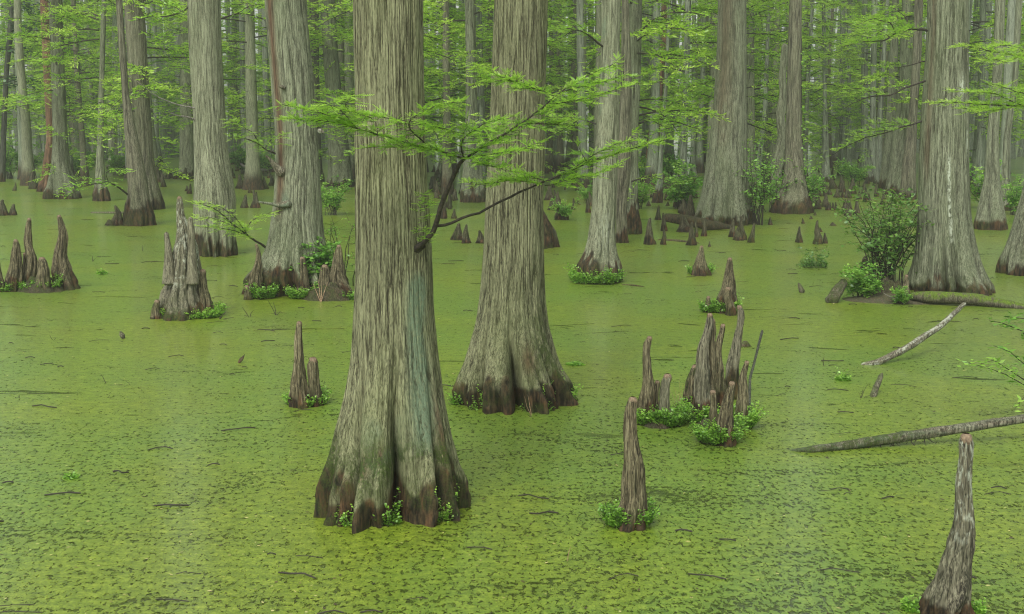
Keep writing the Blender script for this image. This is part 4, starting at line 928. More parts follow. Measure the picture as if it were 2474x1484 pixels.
small(('distant knee right of the stout pale grey trunk', 'dark lump knee beyond the bare white limb', 'lone pointed knee between the pale grey and striped trunks', 'left knee of the dark trio left of the striped trunk', 'tallest knee of the dark trio left of the striped trunk', 'right knee of the dark trio left of the striped trunk'),
      ((563, 406, 558, 569, 431), (594, 425, 584, 606, 431), (605, 447, 599, 610, 467), (590, 470, 580, 601, 503), (615, 457, 604, 622, 503), (622, 463, 614, 630, 503)))
small(('small dark knee farthest up right of the nearest trunk', 'knee half hidden behind the rising bough', 'round-topped knee right of the rising bough', 'mossy-footed knee under the low bough, left of a pair', 'leaning knee under the low bough, right of a pair', 'mossy knee touching the left outline of the second broad trunk', 'dark stub touching the right outline of the nearest trunk'),
      ((1055, 459, 1047, 1063, 481), (1072, 465, 1061, 1081, 529), (1097, 504, 1089, 1104, 529), (1107, 539, 1087, 1121, 581), (1124, 542, 1112, 1138, 589), (1160, 556, 1149, 1174, 589), (1036, 608, 1026, 1042, 623)))
small(('pointed knee just right of the second broad trunk', 'left knee of a dark mossy trio right of the second broad trunk', 'small middle knee of the dark mossy trio', 'right pointed knee of the dark mossy trio', 'first of two low knees left of the slim pale trunk', 'second of two low knees left of the slim pale trunk', 'thin knee poking up behind the dark mossy trio'),
      ((1335, 467, 1329, 1341, 493), (1348, 490, 1339, 1356, 532), (1359, 506, 1353, 1365, 532), (1368, 494, 1362, 1375, 532), (1387, 479, 1382, 1392, 495), (1397, 485, 1391, 1404, 495), (1332, 484, 1328, 1337, 500)))
small(('pointed knee at the broken end of the dark fallen log', 'knee standing just before the dark fallen log end', 'largest pointed knee left of the dark fallen log', 'short pointed knee beside the largest one', 'knee with swollen foot in front of the dark fallen log', 'dark thin knee behind the log-front knee', 'round-footed knee right of the log-front knee', 'tiny peg in open water right of the log-front knees', 'broad dark knee under the fallen log', 'tall twin-pointed stub rising behind the fallen log', 'small lump beyond the log beside the thin leaning trunk', 'tiny lump right of the thin leaning trunk foot'),
      ((1590, 496, 1581, 1598, 532), (1604, 514, 1597, 1615, 559), (1569, 526, 1556, 1584, 592), (1604, 552, 1594, 1611, 592), (1672, 536, 1656, 1681, 594), (1682, 531, 1676, 1688, 574), (1702, 527, 1693, 1708, 572), (1714, 583, 1710, 1718, 597), (1651, 520, 1634, 1672, 562), (1668, 470, 1650, 1682, 536), (1567, 484, 1560, 1574, 498), (1613, 486, 1608, 1618, 498)))
small(('left knee at the foot of the big flared trunk', 'pale pointed knee at the foot of the big flared trunk', 'right front knee at the foot of the big flared trunk', 'low knee at the middle of the big flared trunk foot', 'tiny dark knee in open water right of the big flared trunk'),
      ((1770, 529, 1759, 1781, 574), (1794, 518, 1781, 1806, 581), (1820, 538, 1805, 1824, 587), (1783, 548, 1772, 1798, 582), (1860, 525, 1854, 1867, 544)))
small(('reddish pointed knee alone in the open water at right', 'tall thin-necked knee in the open water at right', 'small tilted knee touching the tall thin-necked one', 'dark nub behind the tall thin-necked knee', 'tiny peg between the vine-hung pair and the reddish knee', 'flat floating lump right of the tall thin-necked knee', 'small dark knob nearest the foot of the vine-hung pair', 'second dark knob near the foot of the vine-hung pair'),
      ((1934, 547, 1920, 1940, 587), (1977, 532, 1963, 1988, 591), (1994, 562, 1986, 2001, 589), (1982, 549, 1977, 1988, 561), (1940, 527, 1935, 1945, 541), (2011, 537, 2004, 2021, 546), (1969, 512, 1964, 1974, 521), (1960, 521, 1955, 1965, 530)))
small(('left of two small knees beyond the vine-hung pair', 'right of two small knees beyond the vine-hung pair', 'first of three far knees in a row at right', 'second of three far knees in a row at right', 'third of three far knees in a row at right'),
      ((1970, 489, 1966, 1975, 506), (1979, 487, 1974, 1985, 506), (2004, 488, 1999, 2009, 508), (2011, 489, 2006, 2018, 509), (2021, 488, 2015, 2027, 508)))
rr = random.Random(5)
far_rows = [(1965, 448, 1950, 1975, 482), (1982, 454, 1977, 1987, 475), (1992, 453, 1987, 1997, 475), (2005, 456, 1998, 2013, 471), (2022, 455, 2012, 2031, 478), (2036, 456, 2031, 2041, 478), (2043, 458, 2037, 2050, 479), (2053, 456, 2048, 2058, 480), (2075, 460, 2070, 2084, 482), (1945, 450, 1938, 1953, 480)]
for r_ in far_rows:
    knee('dark knee in the crowded far bank of knees left of the grey triple', r_[:2], *r_[2:], near=False, group='crowded far knees on the right bank')
for k in range(150):
    x = rr.uniform(*((20, 120), (380, 470), (560, 660))[k % 3]) if k < 30 else rr.uniform(*((1030, 1120), (1320, 1430), (1550, 1700), (1830, 1900), (1940, 2140), (1940, 2110))[k % 6]); b = rr.uniform(414, 470) if k < 60 else rr.uniform(430, 525); hgt = rr.uniform(.22, .62) * F / ground(x, b)[1]; w = hgt * rr.uniform(.4, .75)
    knee('tiny dark knee on the far bank under the trees' if k < 30 else 'tiny dark knee by the far bushes in the middle distance', (x + rr.uniform(-2, 2), b - hgt), x - w / 2, x + w / 2, b, near=False, bare=False, group='tiny far knees at left' if k < 30 else 'tiny far knees mid distance')

# ================================================================== PLANTS AT THE WATERLINE
def ring(label, x, yb, rpx, h, n=200, ls=.022, **k):
    h *= 1.3; n = int(n * 2.0); ls *= 1.15
    gx, gy = ground(x, yb); r = rpx * gy / F
    return cress('plant_tuft', label, gx, gy + r * .8, r, r * .8, h, n, ls, **k)
ring('collar of bright plants round the tall brown foreground knee', 1525, 1280, 44, .12, 360, .02)
ring('ring of bright plants round the pair of dark knees left of the nearest trunk', 739, 984, 42, .10, 330, .02)
ring('thick plants round the thin notched knee', 1570, 1030, 30, .13, 300, .021)
ring('thick plants round the knee with split grey top', 1615, 1034, 34, .15, 300, .021)
ring('plants at the foot of the tallest pale knee', 1692, 1022, 30, .13, 260, .021)
ring('plants round the front knee of the right-hand cluster', 1742, 1078, 38, .16, 260, .02)
ring('plants under the stout brown knee at the right end of the cluster', 1788, 1040, 28, .16, 260, .02)
ring('green collar of the lone cone knee in open water', 1693, 664, 24, .14, 220, .03)
ring('plants in front of the broad cone-shaped knee', 1755, 758, 28, .16, 240, .028)
ring('plants round the tiny knee left of the broad cone-shaped one', 1711, 756, 12, .13, 110, .028)
ring('leafy ring round the foot of the large grey stump', 443, 772, 74, .13, 420, .026)
ring('plants at the foot of the tall slim knee in the left-edge group', 72, 706, 28, .16, 160, .03)
ring('plants round the low broken knee of the left-edge group', 108, 706, 22, .18, 150, .03)
ring('plants round the left-edge knee fragment', 8, 706, 18, .14, 110, .03)
ring('green plants ringing the brown foot of the slim pale trunk', 1444, 688, 55, .20, 380, .032)
ring('small plants at the foot of the pointed knee by the striped trunk', 630, 724, 26, .2, 200, .03)
ring('small plants before the pale-topped knee of the striped trunk', 726, 724, 26, .18, 220, .03)
ring('sparse plants at the right foot of the striped trunk', 828, 726, 22, .12, 110, .028)
ring('plants round the left edge of the nearest trunk foot', 800, 1240, 30, .16, 60, .02, ring=False)
for lb, x, y, s_ in (('sprigs of small leaves low on the nearest trunk, left of its cleft', 880, 1262, 34), ('sprigs of small leaves at the foot of the nearest trunk, front left', 842, 1272, 30), ('sprigs of small leaves beside the nearest trunk cleft', 932, 1272, 30), ('sprigs of small leaves low on the nearest trunk, right of its cleft', 1062, 1262, 34),
                     ('sprigs of small leaves at the left foot of the second broad trunk', 1110, 978, 22), ('bright sprigs at the front left foot of the second broad trunk', 1170, 992, 40), ('bright sprigs at the front right foot of the second broad trunk', 1300, 994, 40), ('sprigs at the right foot of the second broad trunk', 1370, 972, 22)):
    ring(lb, x, y + 3, s_, .26, 46, .021, ring=False)
def tuft(label, x, y, rpx, h, n=90, ls=.03, **k): return ring(label, x, y, rpx, h, n, ls, ring=False, **k)
tuft('low floating tuft in open water right of the left-edge group', 244, 664, 12, .09, 80, .035)
tuft('small plant tuft by the broken stubs at right', 2040, 922, 16, .10, 90, .025)
tuft('grassy hummock of green and dry stems at right', 1972, 650, 36, .42, 60, .04, mat='leaf_bush')
tuft('mossy scrap floating right of the second broad trunk', 1390, 885, 20, .03, 90, .03)
tuft('faint green tuft on the water at lower left', 168, 1160, 18, .05, 70, .02)
tuft('plants at the left foot of the tall corner knee', 2212, 1482, 22, .08, 120, .022); tuft('plants at the right foot of the tall corner knee', 2362, 1486, 22, .07, 110, .022)

# ================================================================== SHRUBS
def shrub(label, x, yb, me, s=1.0, name='shrub', group='leafy shrubs', rz=None, cat='shrub', dy=0):
    gx, gy = ground(x, yb)
    o = link(name, me, None, (gx, gy + dy, 0)); o.scale = (s, s, s); o.rotation_euler.z = rz if rz is not None else random.uniform(0, 6.28)
    return tag(o, label, cat, group)
SM = [shrub_mesh(300 + k, 1.35, .75, 18, .09, 150) for k in range(4)]
gx, gy = ground(2120, 716)
big = [shrub_mesh(350, 1.95, 1.0, 44, .078, 88, leaf='leaf_bush'), shrub_mesh(351, .62, .42, 22, .06, 120)]
shrub('large leafy shrub leaning left from the foot of the white-flecked trunk', 2152, 705, big[0], 1.0, rz=.0, dy=.35)
shrub('low dense shrub at the left end of the mossy mound', 2095, 728, big[1], 1.0, dy=.2); shrub('small leafy plant at the front of the mossy mound', 2178, 736, big[1], .5)
shrub('wispy tall shrub right of the big flared trunk', 1838, 548, shrub_mesh(352, 2.4, 1.0, 20, .10, 50), 1.0, dy=.6)
shrub('dense shrub at the foot of the vine-hung pair', 1872, 512, shrub_mesh(353, 2.1, 1.4, 18, .11, 60), 1.0); shrub('thin shrub at the right foot of the vine-hung pair', 1935, 512, SM[1], 1.1)
shrub('bright leafy plant climbing among the knees of the leaning striped trunk', 762, 716, shrub_mesh(354, 1.02, .32, 26, .08, 150), 1.0, dy=.1)
shrub('sparse twiggy plant right of the bright leafy plant', 820, 700, shrub_mesh(355, 1.35, .4, 8, .06, 26), 1.0, dy=.4)
shrub('sprawling reddish-stemmed shrub behind the leaning striped trunk', 805, 520, SM[2], .85)
shrub('ivy-like shrub at the foot of the thin ivy-footed trunk', 1646, 505, SM[0], 1.2); shrub('small shrub on the dark mossy trio of knees', 1362, 532, SM[3], .5)
shrub('small shrub at the root of the shaded grey trunk', 1540, 505, SM[1], .9); shrub('shrub behind the slim pale trunk at left', 1420, 492, SM[2], .55)
for k, (lb, x, y, s_) in enumerate((('rounded bush at the far left edge under the dark leaning tree', 20, 432, 1.5), ('bush left of the red-brown snag on the far bank', 62, 428, 1.36), ('bush behind the fluted grey trunk, right side', 196, 428, 1.29), ('bush between the slender and twin trunks', 285, 424, 1.09),
        ('far bush right of the stout pale grey trunk', 592, 420, 1.36), ('far bush nearest the striped trunk', 632, 425, 1.22), ('dark bush on the bank right of the red-brown trunk', 1622, 440, 1.29),
        ('yellow-green bush left of the red-brown trunk', 1548, 438, 1.09), ('small bush with brown foot between the red-brown and thin trunks', 1580, 446, 0.95), ('bright bush on the far bank left of the leafy shrub', 2060, 452, 1.02), ('small bush right of the fluted blue-grey trunk', 2452, 520, 0.88),
        ('low bush beyond the white-flecked trunk at right', 2385, 505, 1.2))):
    shrub(lb, x, y, SM[k % 4], s_, group='bushes along the far bank')
# near plant leaning in at the right edge
w, l = MB(), MB()
ex, ey = ground(2530, 1010); root = np.array((ex, ey, 0))
for rows in ([(2530, 1005), (2474, 930), (2430, 905), (2390, 890), (2330, 875)], [(2520, 1005), (2474, 880), (2440, 850), (2400, 835)], [(2520, 900), (2470, 800), (2420, 780), (2390, 775)], [(2500, 935), (2440, 895), (2400, 870), (2370, 880)], [(2530, 980), (2474, 960), (2450, 990)], [(2520, 880), (2474, 770), (2430, 765)]):
    P = bpath(rows, ey, ey - .35) - root; w.tube(P, np.linspace(.006, .002, len(P)), 4)
    Q, t = resample(P, .03)
    for i in range(len(Q) // 3, len(Q)):
        if rng.random() < .55:
            n = 4; a = rng.uniform(0, 6.28, n); D = np.stack((np.cos(a), np.sin(a), rng.normal(.1, .3, n)), -1); D /= np.linalg.norm(D, axis=1)[:, None]
            rhombs(Q[i] + rng.normal(0, .02, (n, 3)), D, rng.uniform(.05, .09, n), .014, l, np.clip(rng.normal(.35 if rows[-1][1] < 850 else .75, .15, n), 0, 1), .5)
o = link('shrub', twig_leaf_mesh('shrub', w, l, M['leaf_shrub'], M['twig']), None, tuple(root)); tag(o, 'thin twiggy plant with pale leaves leaning in from the right edge', 'shrub')
# vine climbing the dark trunk of the pair
w, l = MB(), MB(); i29 = TREES['T29']; n = 150
zv = rng.uniform(.2, 5.2, n); xo = np.array([i29['axis'](z) + i29['rad'](z) * 1.02 for z in zv]) - i29['x']
O = np.stack((xo + rng.normal(0, .05, n), rng.normal(-.06, .06, n), zv), -1); a = rng.uniform(0, 6.28, n); D = np.stack((np.cos(a), np.sin(a), rng.normal(-.3, .3, n)), -1)
rhombs(O, D / np.linalg.norm(D, axis=1)[:, None], rng.uniform(.08, .15, n), .045, l, np.clip(rng.normal(.7, .15, n), 0, 1), .6)
zt = np.linspace(0, 5.2, 12); w.tube(np.stack(([i29['axis'](z) + i29['rad'](z) - i29['x'] for z in zt], zt * 0 - .03, zt), -1), .012, 5)
tag(link('vine', twig_leaf_mesh('vine', w, l, M['leaf_shrub'], M['twig']), None, (i29['x'], i29['y'], 0)), 'leafy vine climbing the right side of the dark trunk of the pair', 'vine')

# ================================================================== LOGS, STICKS AND ROOTS
def flog(name, label, rows, rad, mat='log', dy=(0, 0), seed=1, nseg=18, cat='log', z=None, ds=.03, group=None, **k):
    """rows: (x, y, height above water) ; placed on the vertical line over the water point given by its foot row"""
    P = []
    for (x, y, h) in rows:
        # find the depth at which the sight line stands h above the water
        d = ray(x, y); s = (H - h) / -d[2]; P.append((s * d[0], s * d[1], h))
    P = np.array(P); b = P[0] * (1, 1, 0)
    o = limb(name, P, rad, M[mat], None, nseg, ds, seed, loc=b, **k); return tag(o, label, cat, group)
flog('fallen_log', 'dark broken fallen log resting against the big flared trunk', [(1602, 526, .30), (1640, 529, .28), (1680, 537, .22), (1720, 545, .12), (1765, 552, .0)], [.10, .14, .13, .12, .09], seed=3, moss=.35, rot=.75, bark_a=.09)
flog('fallen_branch', 'crooked branch with white lichen rising from the water toward the mossy mound', [(2078, 884, -.01), (2120, 876, .03), (2160, 857, .09), (2200, 836, .17), (2235, 812, .24), (2270, 790, .32), (2300, 762, .42), (2332, 732, .52)], [.03, .038, .04, .04, .036, .034, .03, .024], seed=4, wht=.6, bark_a=.06, cat='branch', ds=.02)
flog('fallen_log', 'long mossy log rising to bare grey wood at the right edge', [(1905, 1092, -.01), (1960, 1087, .025), (2030, 1079, .03), (2100, 1068, .05), (2180, 1056, .08), (2260, 1044, .11), (2350, 1031, .15), (2440, 1017, .19), (2540, 1002, .23)], [.02, .036, .042, .045, .044, .042, .04, .038, .036], 'log', seed=5, moss=.0, bark_a=.07, lich=.25, ds=.02, nseg=26)
lg = bpy.data.objects[-1] if False else [o for o in COL.objects if o.get('label', '').startswith('long mossy log')][0]
# moss only on the sunken left half of the log
a_ = lg.data.attributes['moss'].data; co = np.empty(len(lg.data.vertices) * 3, np.float32); lg.data.vertices.foreach_get('co', co); co = co.reshape(-1, 3)
xm_ = co[:, 0]; a_.foreach_set('value', np.clip((1 - sstep(xm_.max() * .38, xm_.max() * .62, xm_ + .3 * (fbm(xm_ * 6, co[:, 1] * 6, co[:, 2] * 20, 4) - .5))) * (.55 + .6 * fbm(xm_ * 14, co[:, 1] * 14, co[:, 2] * 14, 6)), 0, 1).astype(np.float32))
for k, (x, y, ln) in enumerate(((2060, 1078, 20), (2075, 1076, 16), (2100, 1072, 26), (2118, 1070, 14), (2040, 1080, 12), (2150, 1064, 14), (2005, 1084, 10))):
    pass
rootm = MB()
for k in range(34):
    t = rng.uniform(.08, .55); i0 = int(t * (len(co) // 26 - 1)) * 26; c = co[i0:i0 + 26].mean(0)
    rootm.tube(np.array((c, c + (rng.normal(0, .012), -.02, -.05), c + (rng.normal(0, .03), -.03, -rng.uniform(.05, .11)))), [.006, .005, .002], 4)
rl = link('rootlet', rootm.mesh('rootlet', M['twig']), lg); rl['kind'] = 'stuff'
flog('fallen_log', 'moss-covered log lying along the mound before the white-flecked trunk', [(2195, 716, .10), (2240, 717, .12), (2300, 720, .12), (2360, 724, .10), (2420, 734, .06), (2500, 748, .0)], [.06, .09, .095, .09, .07, .05], 'mosslog', seed=6, moss=1.2, bark_a=.06)
flog('fallen_log', 'thin sunken pole floating beside the crooked twin trunks', [(218, 514, .02), (260, 514, .03), (305, 514, .03)], [.03, .035, .03], seed=7, moss=.5)
flog('fallen_log', 'thin pole floating across the water before the dark log', [(1590, 579, .01), (1640, 582, .02), (1690, 588, .01)], [.02, .03, .015], seed=8, rot=.6)
flog('fallen_log', 'sunken twig line right of the slim pale trunk foot', [(1500, 688, .0), (1535, 690, .015), (1560, 694, .0)], [.01, .015, .01], seed=9, rot=.8)
flog('upright_stick', 'dark pale-ended stick leaning out of the right-hand cluster', [(1810, 1000, .0), (1812, 914, .24), (1824, 870, .36), (1833, 833, .47), (1842, 798, .57)], [.012, .014, .013, .013, .014], 'maple', seed=10, cat='stick', ds=.015)
flog('broken_stub', 'mossy stub leaning right out of the water near the mossy mound', [(2003, 736, -.02), (2018, 712, .12), (2042, 676, .32)], [.10, .09, .06], seed=11, moss=.9, cat='stub', rot=.3)
flog('broken_stub', 'thin mossy stub leaning right in the open water at right', [(2106, 966, -.02), (2116, 938, .08), (2132, 901, .2)], [.035, .03, .024], seed=12, moss=.7, cat='stub')
flog('broken_stub', 'dark bent stub with spikes left of the mossy leaning stub', [(1940, 710, -.01), (1935, 698, .06), (1929, 683, .14)], [.05, .035, .02], seed=13, moss=.5, cat='stub', rot=.4)
flog('broken_stub', 'brown rotten post left of the large leafy shrub', [(2084, 664, -.02), (2087, 640, .18), (2092, 618, .36)], [.07, .06, .04], seed=14, rot=.6, moss=.4, cat='stub')
flog('broken_stub', 'short leaning snapped stub in the open water at left', [(300, 822, -.02), (296, 812, .04), (290, 800, .1)], [.03, .034, .036], seed=15, moss=.8, cat='stub')
flog('dead_limb', 'bare white dead limb hanging low right of the stout pale grey trunk', [(566, 384, .7), (590, 402, .45), (615, 411, .33), (650, 410, .32)], [.03, .05, .06, .06], 'dead', seed=16, cat='branch')
flog('floating_scrap', 'dark mossy hump floating behind the tall grey leaning knee', [(1786, 838, .0), (1800, 830, .04), (1815, 838, .0)], [.02, .05, .02], seed=17, moss=.7, cat='driftwood', rot=.5)
flog('floating_scrap', 'pointed dark bark scrap standing in the water left of the tall dark knee', [(575, 878, .0), (584, 868, .05), (592, 855, .10)], [.03, .018, .003], 'log', seed=18, cat='driftwood', rot=.8)
# the mud and root mound of the white-flecked trunk
gx, gy = ground(2225, 736); n = 44; mz = 16
th = np.linspace(0, 2 * np.pi, n, endpoint=False)[None]; q = np.linspace(0, 1, mz)[:, None]
rx = (1.05 + .25 * fbm(np.cos(th) * 2, np.sin(th) * 2, th * 0, 5)) * (1 - q); ry = .55 * (1 - q)
zz = .11 * (1 - (1 - q) ** 2) * (.5 + fbm(np.cos(th) * 3 * (1 - q), np.sin(th) * 3 * (1 - q), q * 2, 9)) - .02
V = np.stack((rx * np.cos(th), ry * np.sin(th), zz + th * 0), -1).reshape(-1, 3)
mo = .7 * fbm(V[:, 0] * 6, V[:, 1] * 6, V[:, 2] * 6, 3)
tag(link('root_mound', mesh('root_mound', V, [grid_faces(mz, n)], M['log'], True, {'rot': np.full(len(V), .5), 'moss': mo}), None, (gx, gy + .45, 0)), 'low muddy root mound under the white-flecked trunk', 'mound')
def mound(label, x, yb, rx, ry, h, s=1):
    gx, gy = ground(x, yb); n, mz = 40, 12
    th = np.linspace(0, 2 * np.pi, n, endpoint=False)[None]; q = np.linspace(0, 1, mz)[:, None]
    rad = (.7 + .6 * fbm(np.cos(th) * 2 + s, np.sin(th) * 2, th * 0, s)) * (1 - q)
    zz = h * (1 - (1 - q) ** 2.5) * (.4 + 1.2 * fbm(np.cos(th) * 4 * (1 - q) + s, np.sin(th) * 4 * (1 - q), q * 3, s + 5)) - .02
    V = np.stack((rx * rad * np.cos(th), ry * rad * np.sin(th), zz + th * 0), -1).reshape(-1, 3)
    tag(link('root_mound', mesh('root_mound', V, [grid_faces(mz, n)], M['knee_dark'], True, {'rot': np.full(len(V), .3), 'moss': np.clip(2.2 * fbm(V[:, 0] * 9, V[:, 1] * 9, V[:, 2] * 9, 3) - .7, 0, 1)}), None, (gx, gy + ry * .7, 0)), label, 'mound', 'low root mounds joining knees')
mound('low root mound joining the tall knees of the right-hand cluster', 1742, 1050, .24, .22, .13, 2)
mound('low root mound joining the thin notched knee and the split grey knee', 1592, 1036, .16, .12, .10, 3)
mound('low root mound joining the knees of the left-edge group', 88, 708, .40, .28, .22, 4)
mound('dark root mass under the bright leafy plant by the striped trunk', 788, 728, .40, .22, .24, 5)
mound('dark tangled root base under the large leafy shrub', 2150, 716, .38, .25, .26, 6)
# little twigs standing in or lying on the weed
def twigs(label, x, y, segs, r=.004, mat='twig'):
    gx, gy = ground(x, y); m = MB()
    for (ax, az, ay) in segs:
        m.tube(np.array(((0, 0, -.02), (ax * .5 + rng.normal(0, .006), ay * .5, az * .5 + rng.normal(0, .006)), (ax, ay, az))), [r, r * .8, r * .4], 5)
    return tag(link('twig', m.mesh('twig', M[mat]), None, (gx, gy, 0)), label, 'twig', 'twigs sticking out of the duckweed')
twigs('forked twig lying on the weed at left', 130, 822, [(-.05, .07, 0), (.12, .01, .02), (.03, .03, .0)])
twigs('curved twig standing in the weed at lower left', 258, 927, [(-.055, .10, 0)], .004)
twigs('slanting twig right of the curved one at lower left', 318, 932, [(-.06, .05, 0), (-.2, .005, .05)], .003)
twigs('short bent twig below the curved one at lower left', 262, 962, [(.02, .035, 0)], .004)
twigs('small dark snag tip at the far lower left', 42, 962, [(.02, .03, 0), (-.02, .01, 0)], .007)
twigs('three-pronged twig right of the large grey stump', 603, 766, [(-.10, .14, 0), (-.09, .02, .05), (.06, .10, 0)], .006)
twigs('bent twigs beside the stump plants at right', 528, 772, [(.10, .10, 0), (.22, .03, 0), (.05, .06, 0)], .006)
twigs('branching twig below the tuft of the striped trunk', 668, 762, [(-.12, .22, 0), (-.05, .2, .02), (.06, .06, 0)], .006)
twigs('pair of thin pegs in the weed near the left-edge knees', 222, 632, [(.01, .12, 0), (.08, .06, 0)], .006)
twigs('bent twig in the middle of the open weed at left', 345, 608, [(0, .14, 0)], .006)
twigs('twigs on the water left of the small stub at right', 1990, 884, [(.0, .10, 0), (.16, .01, 0), (-.12, .01, .03)], .005)
twigs('spiky twigs round the thin mossy stub', 2080, 962, [(.06, .14, 0), (-.03, .06, 0), (.1, .03, 0), (.02, .12, 0)], .003)
twigs('yellow grass blade sticking out of the weed at lower centre', 1370, 1356, [(.025, .10, .0)], .003, 'straw')
twigs('thin stalks behind the knee with split grey top', 1640, 985, [(.0, .3, 0), (-.05, .22, 0), (.04, .25, 0), (-.14, .26, 0)], .002, 'straw')
twigs('pale dry stalks leaning from the knee with split grey top', 1672, 990, [(-.14, .16, 0), (-.13, .10, .02)], .004, 'straw')
twigs('dry rootlets hanging over the nearest trunk foot, left of the cleft', 835, 1268, [(.10, .16, .0), (.05, .13, .0), (.13, .11, 0)], .003, 'straw')
twigs('dry rootlets over the nearest trunk foot, right of the cleft', 1040, 1260, [(.07, .18, .0), (.04, .12, .0), (.10, .14, 0), (.02, .15, 0)], .003, 'straw')
twigs('dry rootlet over the front of the second broad trunk foot', 1285, 1004, [(-.04, .2, .02), (-.07, .18, .02), (-.03, .16, .02)], .003, 'straw')
twigs('pale rootlets hanging under the bright leafy plant', 775, 730, [(-.05, .34, .1), (.10, .3, .1), (-.13, .28, .1), (.0, .25, .1)], .007, 'straw')
twigs('pale stick lying against the front of the mossy mound', 2190, 736, [(-.35, .17, .0)], .012, 'dead'); twigs('pale stick leaning on the white-flecked trunk foot', 2330, 712, [(-.40, .22, .0)], .010, 'dead')

# ================================================================== THE FOREST BEHIND
far_tr = []
for k in range(6):
    o, i = solid('trunk', [(0, 0, 10)], 0, M['far'], None) if False else (None, None)
    zz = np.concatenate((np.linspace(-.1, 2.5, 26), np.linspace(3, 22, 20))); ns = 22; th = np.linspace(0, 2 * np.pi, ns, endpoint=False)[None]
    R0 = .5 * (.22 * (1 - zz / 30) + .20 * np.exp(-np.clip(zz, 0, 99) / .8))[:, None] * 2
    fl = 1 - .22 * np.abs(np.cos(th * (3 + k % 3) + vn(zz * .6, zz * 0, zz * 0, k)[:, None] * 1.5)) ** 4 * np.exp(-np.clip(zz, 0, 99) / 1.4)[:, None]
    r = R0 * fl * (1 + .12 * (fbm(np.cos(th) * 2, np.sin(th) * 2, zz[:, None] * .8, k + 40) - .5))
    bx = (fbm(zz * .18, zz * 0 + k, zz * 0, 60 + k) - .5) * .5; bx -= np.interp(0, zz, bx)
    V = np.stack((bx[:, None] + r * np.sin(th), -r * np.cos(th), zz[:, None] + th * 0), -1).reshape(-1, 3)
    rot = (1 - sstep(.35, .9, zz[:, None] + .4 * (fbm(np.cos(th) * 2, np.sin(th) * 2, zz[:, None], k) - .5))) * .9
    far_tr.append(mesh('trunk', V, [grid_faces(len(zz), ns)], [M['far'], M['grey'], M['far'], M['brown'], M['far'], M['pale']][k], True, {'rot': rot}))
LAND.sort()
rf = random.Random(23)
placed = [(i['x'], i['y']) for i in TREES.values()]
spots = []
tries = 0
while len(spots) < 130 and tries < 6000:
    tries += 1
    Y = 33 + 52 * rf.random() ** .8; X = rf.uniform(-.47, .47) * Y
    if any((X - a) ** 2 + (Y - b) ** 2 < (2.0 if Y < 55 else 1.5) ** 2 for a, b in placed): continue
    px = proj_x(X, Y)
    # keep the open channel of water clear
    if Y < 46 and (560 < px < 640 or 1030 < px < 1110 or 1320 < px < 1430 or 1820 < px < 2140 or px < 90 or 380 < px < 460): continue
    if Y < 40 and rf.random() < .6: continue
    placed.append((X, Y)); spots.append((px, X, Y))
spots.sort()
ords = ['first', 'second', 'third', 'fourth', 'fifth', 'sixth', 'seventh', 'eighth', 'ninth', 'tenth', 'eleventh', 'twelfth', 'thirteenth', 'fourteenth']
counts = {}
for (px, X, Y) in spots:
    left = [w_ for x_, w_ in LAND if x_ <= px]
    where = ('rightward from ' + left[-1]) if left else 'in from the left edge'
    s_ = rf.uniform(.55, 1.25)
    kind = 'thread-thin' if s_ < .72 else 'slim' if s_ < .98 else 'stouter'
    dist = 'hazy' if Y > 58 else 'middle-distance'
    key = (where, kind, dist); counts[key] = counts.get(key, 0) + 1
    e = empty('cypress_tree', (X, Y, 0))
    tag(e, f"{ords[(counts[key] - 1) % 14]} {kind} {dist} trunk counting {where}", 'tree', 'trees of the forest behind')
    t = link('trunk', far_tr[rf.randrange(6)], e); t.scale = (s_, s_, 1); t.rotation_euler = (rf.gauss(0, .012), rf.gauss(0, .018), rf.uniform(0, 6.28))
    tall = Y > 57 and not gap(px)
    if rf.random() < (.12 if tall else .42): continue
    c = link('crown', TALL_CROWNS[rf.randrange(2)] if tall else LOW_CROWNS[rf.randrange(2)] if gap(px) else CROWNS[rf.randrange(5)], e); c.rotation_euler.z = rf.uniform(0, 6.28); q = rf.uniform(.75, 1.15); c.scale = (q, q, rf.uniform(.9, 1.05))

# fallen leaves, needles and bark crumbs floating on the weed
def litter():
    m = MB(); n = 1500; r3 = np.random.default_rng(5)
    Y = 6.3 + 28 * r3.random(n) ** 1.5; X = r3.uniform(-.5, .5, n) * Y; a = r3.uniform(0, 6.28, n)
    O = np.stack((X, Y, np.full(n, .009)), -1); D = np.stack((np.cos(a), np.sin(a), r3.normal(0, .12, n)), -1)
    rhombs(O, D, r3.uniform(.012, .045, n), r3.uniform(.003, .010, n), m, r3.random(n), .2)
    for k in range(170):
        y = 6.4 + 22 * r3.random() ** 1.4; x = r3.uniform(-.48, .48) * y; an = r3.uniform(-.5, .5) + (math.pi if r3.random() < .5 else 0); L = r3.uniform(.05, .32)
        s_ = np.linspace(0, 1, 4); P = np.stack((x + math.cos(an) * L * s_, y + math.sin(an) * L * s_ + r3.normal(0, .08 * L, 4), .008 + .012 * np.sin(s_ * 3.1)), -1)
        m.tube(P, r3.uniform(.002, .006), 4, .02)
    mt, nt, out = newmat('floating_litter'); g = N(nt)
    c = g.ramp(g.attr('tint'), [(.05, (.02, .016, .009)), (.45, (.07, .05, .022)), (.6, (.30, .30, .08)), (.95, (.42, .40, .16))])
    b = g.n('BsdfPrincipled'); g.l(c, b.inputs['Base Color']); b.inputs['Roughness'].default_value = .7; g.l(b.outputs[0], out.inputs[0])
    o = link('floating_litter', m.mesh('floating_litter', mt, False)); o['kind'] = 'stuff'
litter()

